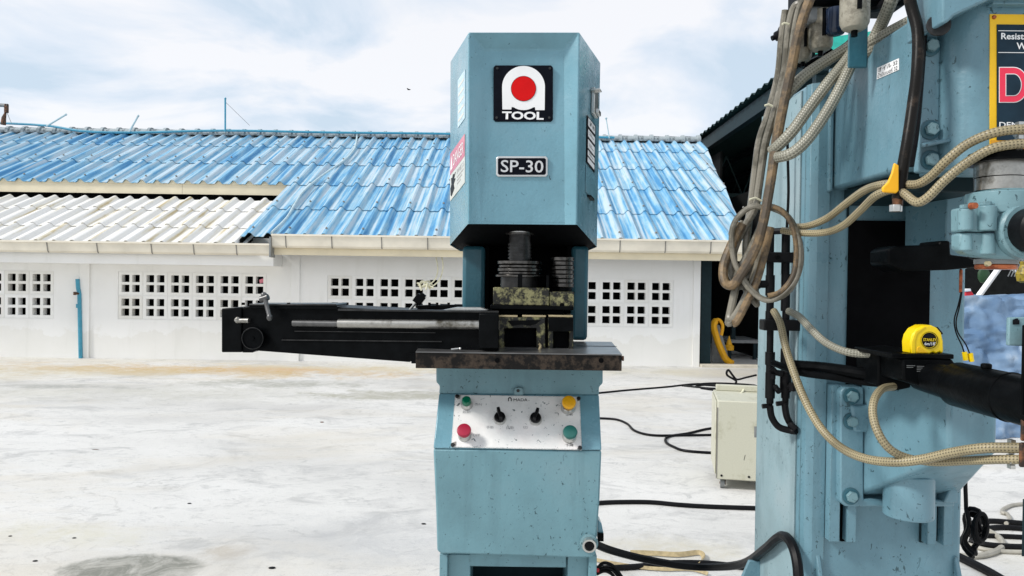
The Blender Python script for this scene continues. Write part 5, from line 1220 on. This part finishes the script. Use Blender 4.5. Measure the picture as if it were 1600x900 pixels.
for i, (pts, m_, lb) in enumerate(((((933, 890), (940, 881), (949, 880), (960, 886), (972, 902)), 'rubber', 'blue black wire end curling out beside the press base'), (((933, 892), (945, 887), (958, 891), (968, 903)), 'rubber', 'upper black wire end beside the press base'), (((932, 897), (944, 892), (955, 896), (962, 905)), 'rubber', 'lower black wire end beside the press base'))):
    b = MB(); b.tube(smooth([P(x, y, 2.5) for x, y in pts], 5), 0.006, 7); tag(build(b, 'wire_end', M[m_]), lb, 'wire', 'wire ends by the press')
b = MB(); b.cyl(P(931, 891, 2.495), P(936, 891, 2.495), 0.007, n=10); tag(build(b, 'red_terminal', M['reds']), 'tiny red terminal on the wire ends beside the press', 'terminal')
# webbing strap
def ribbon(pts, w_, th, lift, label, group='beige webbing straps'):
    c = smooth([G(*p)+Vector((0, 0, lift)) if len(p) == 2 else P(*p) for p in pts], 6); b = MB(); n = len(c); v = []
    for i, p in enumerate(c):
        t = (c[min(i+1, n-1)]-c[max(i-1, 0)]).normalized(); sd = Vector((0, 0, 1)).cross(t)
        sd = (sd.normalized()*0.5+Vector((0, 0, .6))).normalized()*w_
        nn = t.cross(sd).normalized()*th
        v += [p-sd-nn, p+sd-nn, p+sd+nn, p-sd+nn]
    f = []
    for i in range(n-1):
        for k in range(4): f.append((4*i+k, 4*i+(k+1) % 4, 4*i+4+(k+1) % 4, 4*i+4+k))
    f += [(3, 2, 1, 0), (4*n-4, 4*n-3, 4*n-2, 4*n-1)]
    b.add(v, f); return tag(build(b, 'webbing_strap', M['canvas']), label, 'strap', group)
ribbon([(985, 868), (1020, 869), (1060, 871), (1092, 868), (1099, 876), (1090, 886)], 0.013, 0.002, 0.016, 'upper fold of beige webbing strap lying behind the thick cable')
ribbon([(930, 878), (960, 884), (1000, 890), (1040, 893), (1080, 893), (1106, 900)], 0.009, 0.002, 0.012, 'lower run of beige webbing strap beside the press base')
# cream cabinet on castors
cbY = G(1130, 765).y
cb = thing('cabinet', (P(1120, 690, cbY).x, cbY, 0), 'cream metal cabinet on small castors with cable coil behind', 'cabinet')
cx0, cx1 = P(1120, 690, cbY).x, P(1215, 690, cbY).x
cz0, cz1 = P(1150, 749, cbY).z, P(1150, 626, cbY).z
cb.rotation_euler.z = R(-12)
s = MB(); s.box(cx0, cx1, cbY, cbY+0.55, cz0, cz1); build(s, 'body', M['cabinet'], cb, 0.008)
s = MB(); s.box(cx0-0.010, cx0-0.002, cbY+0.03, cbY+0.50, cz0+0.03, cz1-0.01); build(s, 'side_panel', M['cabinet'], cb, 0.01)
s = MB(); s.box(cx0+0.02, cx1, cbY+0.50, cbY+0.55, cz1+0.001, cz1+0.045); build(s, 'rear_lip', M['cabinet'], cb, 0.005)
s = MB(); s.box(cx0-0.0025, cx0+0.004, cbY-0.002, cbY+0.001, cz0+0.01, cz1-0.05); build(s, 'seam', M['seam'], cb)
s = MB(); s.pprism([(1176, 664), (1190, 664), (1190, 681), (1176, 681)], cbY-0.001, 0.002); build(s, 'data_plate', M['greymetal'], cb)
s = MB(); s.pprism([(1162, 709.5), (1163, 708.5), (1161, 717.5), (1160.5, 717)], cbY-0.001, 0.002); build(s, 'scratch', M['ink'], cb)
for x in (1127, 1168):
    s = MB(); s.ycyl(x, 742.5, cbY, 0.004, 0.008, n=10); build(s, 'bolt', M['ink'], cb)
for x, y in ((1129, 0.06), (1129, 0.46), (1208, 0.06), (1208, 0.46)):
    xx = P(x, 755, cbY).x; s = MB(); s.cyl((xx-0.014, cbY+y, 0.036), (xx+0.014, cbY+y, 0.036), 0.036, n=20); w_ = build(s, 'castor', M['greymetal'], cb)
    s = MB(); s.obox((xx+0.02, cbY+y+0.01, 0.055), Vector((0.003, 0, 0)), Vector((0, 0.028, 0.0)), Vector((0, 0, 0.028))); s.cyl((xx-.018, cbY+y, .036), (xx+.02, cbY+y, .036), 0.008, n=8); build(s, 'castor_fork', M['rustpipe'], w_)
b = MB(); b.tube(smooth([P(1154, 628, cbY+.2), P(1152, 622, cbY+0.3), P(1160, 612, cbY+.4), P(1163, 606, cbY+.5)], 5), 0.008, 6)
tag(build(b, 'white_wire', M['twine']), 'short white wire bundle on top of the cream cabinet', 'wire')
b = MB(); b.tube(smooth([P(1182, 586, 8.2), P(1165, 590, 8.2), P(1152, 593, 8.2), P(1146, 588, 8.2), P(1138, 578, 8.2), P(1136, 586, 8.2), P(1150, 595, 8.2), P(1149, 601, 8.2), P(1160, 603, 8.2)], 5), 0.012, 6)
tag(build(b, 'loose_wire', M['rubber']), 'loose dark wire sticking up above the cabinet coil', 'wire')
# coil beside the welder at lower right
b = MB()
for k in range(6):
    c = P(1517+random.uniform(-5, 5), 832+random.uniform(-3, 3), 2.0+0.02*k); rx, rz = 0.018+0.006*random.random(), 0.052+0.01*random.random()
    b.tube([c+Vector((rx*math.cos(a*math.pi/12), 0.012*math.sin(a), rz*math.sin(a*math.pi/12))) for a in range(25)], 0.006, 7, cap=False)
b.tube(smooth([P(1508, 752, 2.02), P(1509, 780, 2.02), P(1510, 800, 2.02), P(1515, 812, 2.02)], 4), 0.0055, 7)
for k in range(2):
    c = P(1526, 825, 1.99); b.tube([c+Vector((0.016*math.cos(a*math.pi/12), -0.01-0.01*k, 0.036*math.sin(a*math.pi/12)+0.01*k)) for a in range(25)], 0.0055, 7, cap=False)
tag(build(b, 'hanging_coil', M['rubber']), 'bunched black cable coil hanging at the right side of the welder', 'cable')
for i, (pts, m_, r, lb) in enumerate(((((1512, 822), (1545, 818), (1590, 821), (1660, 828)), 'rubber', 0.016, 'uppermost black cable on the floor right of the welder'),
    (((1525, 832), (1560, 828), (1600, 830), (1660, 835)), 'rubber', 0.016, 'second black cable down on the floor right of the welder'),
    (((1515, 840), (1555, 841), (1600, 843), (1660, 846)), 'rubber', 0.014, 'third black cable down on the floor right of the welder'),
    (((1515, 850), (1545, 857), (1600, 860), (1660, 858)), 'rubber', 0.018, 'fourth black cable down on the floor right of the welder'),
    (((1510, 853), (1545, 863), (1600, 866), (1660, 864)), 'cable_grey', 0.012, 'grey cable lying under the black cables at lower right'),
    (((1500, 873), (1530, 873), (1556, 866), (1567, 856), (1562, 845), (1545, 834), (1530, 828)), 'cable_grey', 0.016, 'pale grey cable curling below the black coil'),
    (((1572, 821), (1578, 815), (1574, 806), (1566, 804), (1570, 797), (1590, 791), (1650, 788)), 'cable_grey', 0.012, 'thin tan wire with a kink on the floor at far right'),
    (((1500, 877), (1520, 887), (1545, 900), (1570, 915)), 'rubber', 0.022, 'thick black cable leaving the lower right corner of the welder'))):
    fcable(pts, r, lb, m_, 'cables on the floor right of the welder')
# pebbles and scraps on the yard
for i, (x, y, r, m_, lb) in enumerate(((503, 660, 0.025, 'rustpipe', 'single rust brown pebble in the middle of the bare concrete'), (296, 787, 0.016, 'rubber', 'lone black pebble left of the press on the concrete'), (662, 819, 0.018, 'rubber', 'black pebble nearest the press base'),
        (116, 841, 0.014, 'rubber', 'black pebble above the dark oval stain'), (16, 838, 0.013, 'rubber', 'black pebble at the left edge of the yard'), (425, 888, 0.022, 'rubber', 'flat black scrap right of the dark oval stain'), (55, 877, 0.016, 'rubber', 'black scrap left of the dark oval stain'), (149, 703, 0.03, 'rustpipe', 'thin brown twig lying on the concrete at left'))):
    r *= 0.62; q = G(x, y); b = MB(); b.sphere(q+Vector((0, 0, r*0.2)), r, 8, (1.4, 0.9, 0.35) if i != 7 else (1.8, .15, .12)); tag(build(b, 'pebble' if i != 7 else 'twig', M[m_]), lb, 'pebble' if i != 7 else 'twig', 'scraps on the concrete' if i != 7 else None)
# covered stack in blue sheet, right
tY = 7.4
def tarp():
    b = MB(); x0, x1 = P(1450, 560, tY).x, P(1720, 560, tY).x; z1 = P(1555, 466, tY).z; nx, nz, ny = 110, 76, 20
    v = []; f = []
    for j in range(nz+ny+1):
        for i in range(nx+1):
            u = i/nx; x = x0+(x1-x0)*u
            if j <= nz: y, z = tY-0.25*(1-j/nz)**1.5, z1*j/nz
            else: y, z = tY+1.2*(j-nz)/ny, z1
            p = Vector((x*1.3+z*0.5, y*0.8, z*1.3-x*0.3))
            d = noise.noise(p*1.6)*0.12+abs(noise.noise(p*3.4))*0.09+noise.noise(p*7)*0.035+noise.noise(Vector((p.x*3, p.y, p.z*14)))*0.02
            v.append((x+d*0.3, y-d, max(0.004, z+(d*0.45 if j > nz-4 else 0))))
    for j in range(nz+ny):
        for i in range(nx): a = j*(nx+1)+i; f.append((a, a+1, a+nx+2, a+nx+1))
    b.add(v, f); return b
t_ = NT('blue_tarpaulin'); nn = t_.noise(2.2, 6, 0.6); M['tarp'] = t_.fin(t_.ramp(nn, (0.35, (0.07, 0.145, 0.27)), (0.55, (0.17, 0.27, 0.41)), (0.70, (0.40, 0.48, 0.57))), 0.45)
tag(build(tarp(), 'tarpaulin', M['tarp']), 'crumpled blue tarpaulin draped over a stack behind the welder', 'tarpaulin')
fr = thing('trestle', P(1570, 462, 8.9), 'white metal trestle frame standing in the dark behind the blue tarpaulin', 'trestle')
for a, c in (((1566, 412), (1520, 475)), ((1572, 410), (1640, 460))):
    s = MB(); s.tube([P(*a, 8.9), P(*c, 8.9)], 0.035, 8); build(s, 'leg', M['white'], fr)
s = MB(); s.pprism([(1508, 455), (1518, 454), (1522, 460), (1523, 470), (1508, 470)], 8.0, 0.12); s2 = thing('red_box', P(1515, 468, 8.0), 'small red and white box peeking over the left end of the tarpaulin', 'box')
build(s, 'body', M['reds'], s2, 0.01)
s = MB(); s.pprism([(1507, 452), (1517, 451), (1518, 455), (1508, 456)], 7.99, 0.1); build(s, 'lid', M['white'], s2, 0.005)
s = MB(); s.lathe(P(1600, 442, 8.3), (0, 0, 1), [(0, 0.03), (0.02, 0.07), (0.1, 0.085), (0.16, 0.06), (0.2, 0.04), (0.24, 0.05)], 16); tag(build(s, 'yellow_float', grimy('dull_yellow_float', (0.10, 0.075, 0.01), (0.42, 0.30, 0.02), 0.45, 12, 0.5, 0)), 'round yellow object at the right edge above the tarpaulin', 'float')
s = MB()
for k in range(6):
    s.tube([P(1588+k*5, 405, 8.6), P(1575+k*5, 432, 8.6)], 0.006, 4); s.tube([P(1572+k*5, 405, 8.6), P(1590+k*5, 432, 8.6)], 0.006, 4)
tag(build(s, 'wire_mesh', M['greymetal']), 'scrap of grey wire mesh in the dark above the tarpaulin', 'mesh')
s = MB(); s.sphere(P(1537, 430, 9.5), 0.08, 10, (1, .6, 1.4)); tag(build(s, 'green_bag', plain('green_plastic', (0.01, 0.05, 0.015), 0.5)), 'dim green bag in the shade behind the white trestle', 'bag')
# dark screen across the shed behind the tarpaulin
s = MB(); s.box(6.2, 13.5, 12.8, 13.2, 0, 2.6); tag(build(s, 'dark_screen', M['shed_dark']), 'dark screen across the shed behind the tarpaulin', 'stores')
# bird
bq = P(639, 140, 60); b = MB(); b.sphere(bq, 0.09, 8, (1.6, .8, .5)); b.loft([bq+Vector((-.1, 0, 0)), bq+Vector((.08, 0, 0)), bq+Vector((0, .05, .02))], [bq+Vector((-.2, 0, .12)), bq+Vector((-.12, 0, .12)), bq+Vector((-.18, .05, .13))])
tag(build(b, 'bird', M['ink']), 'tiny dark bird flying in the sky left of the press', 'bird')
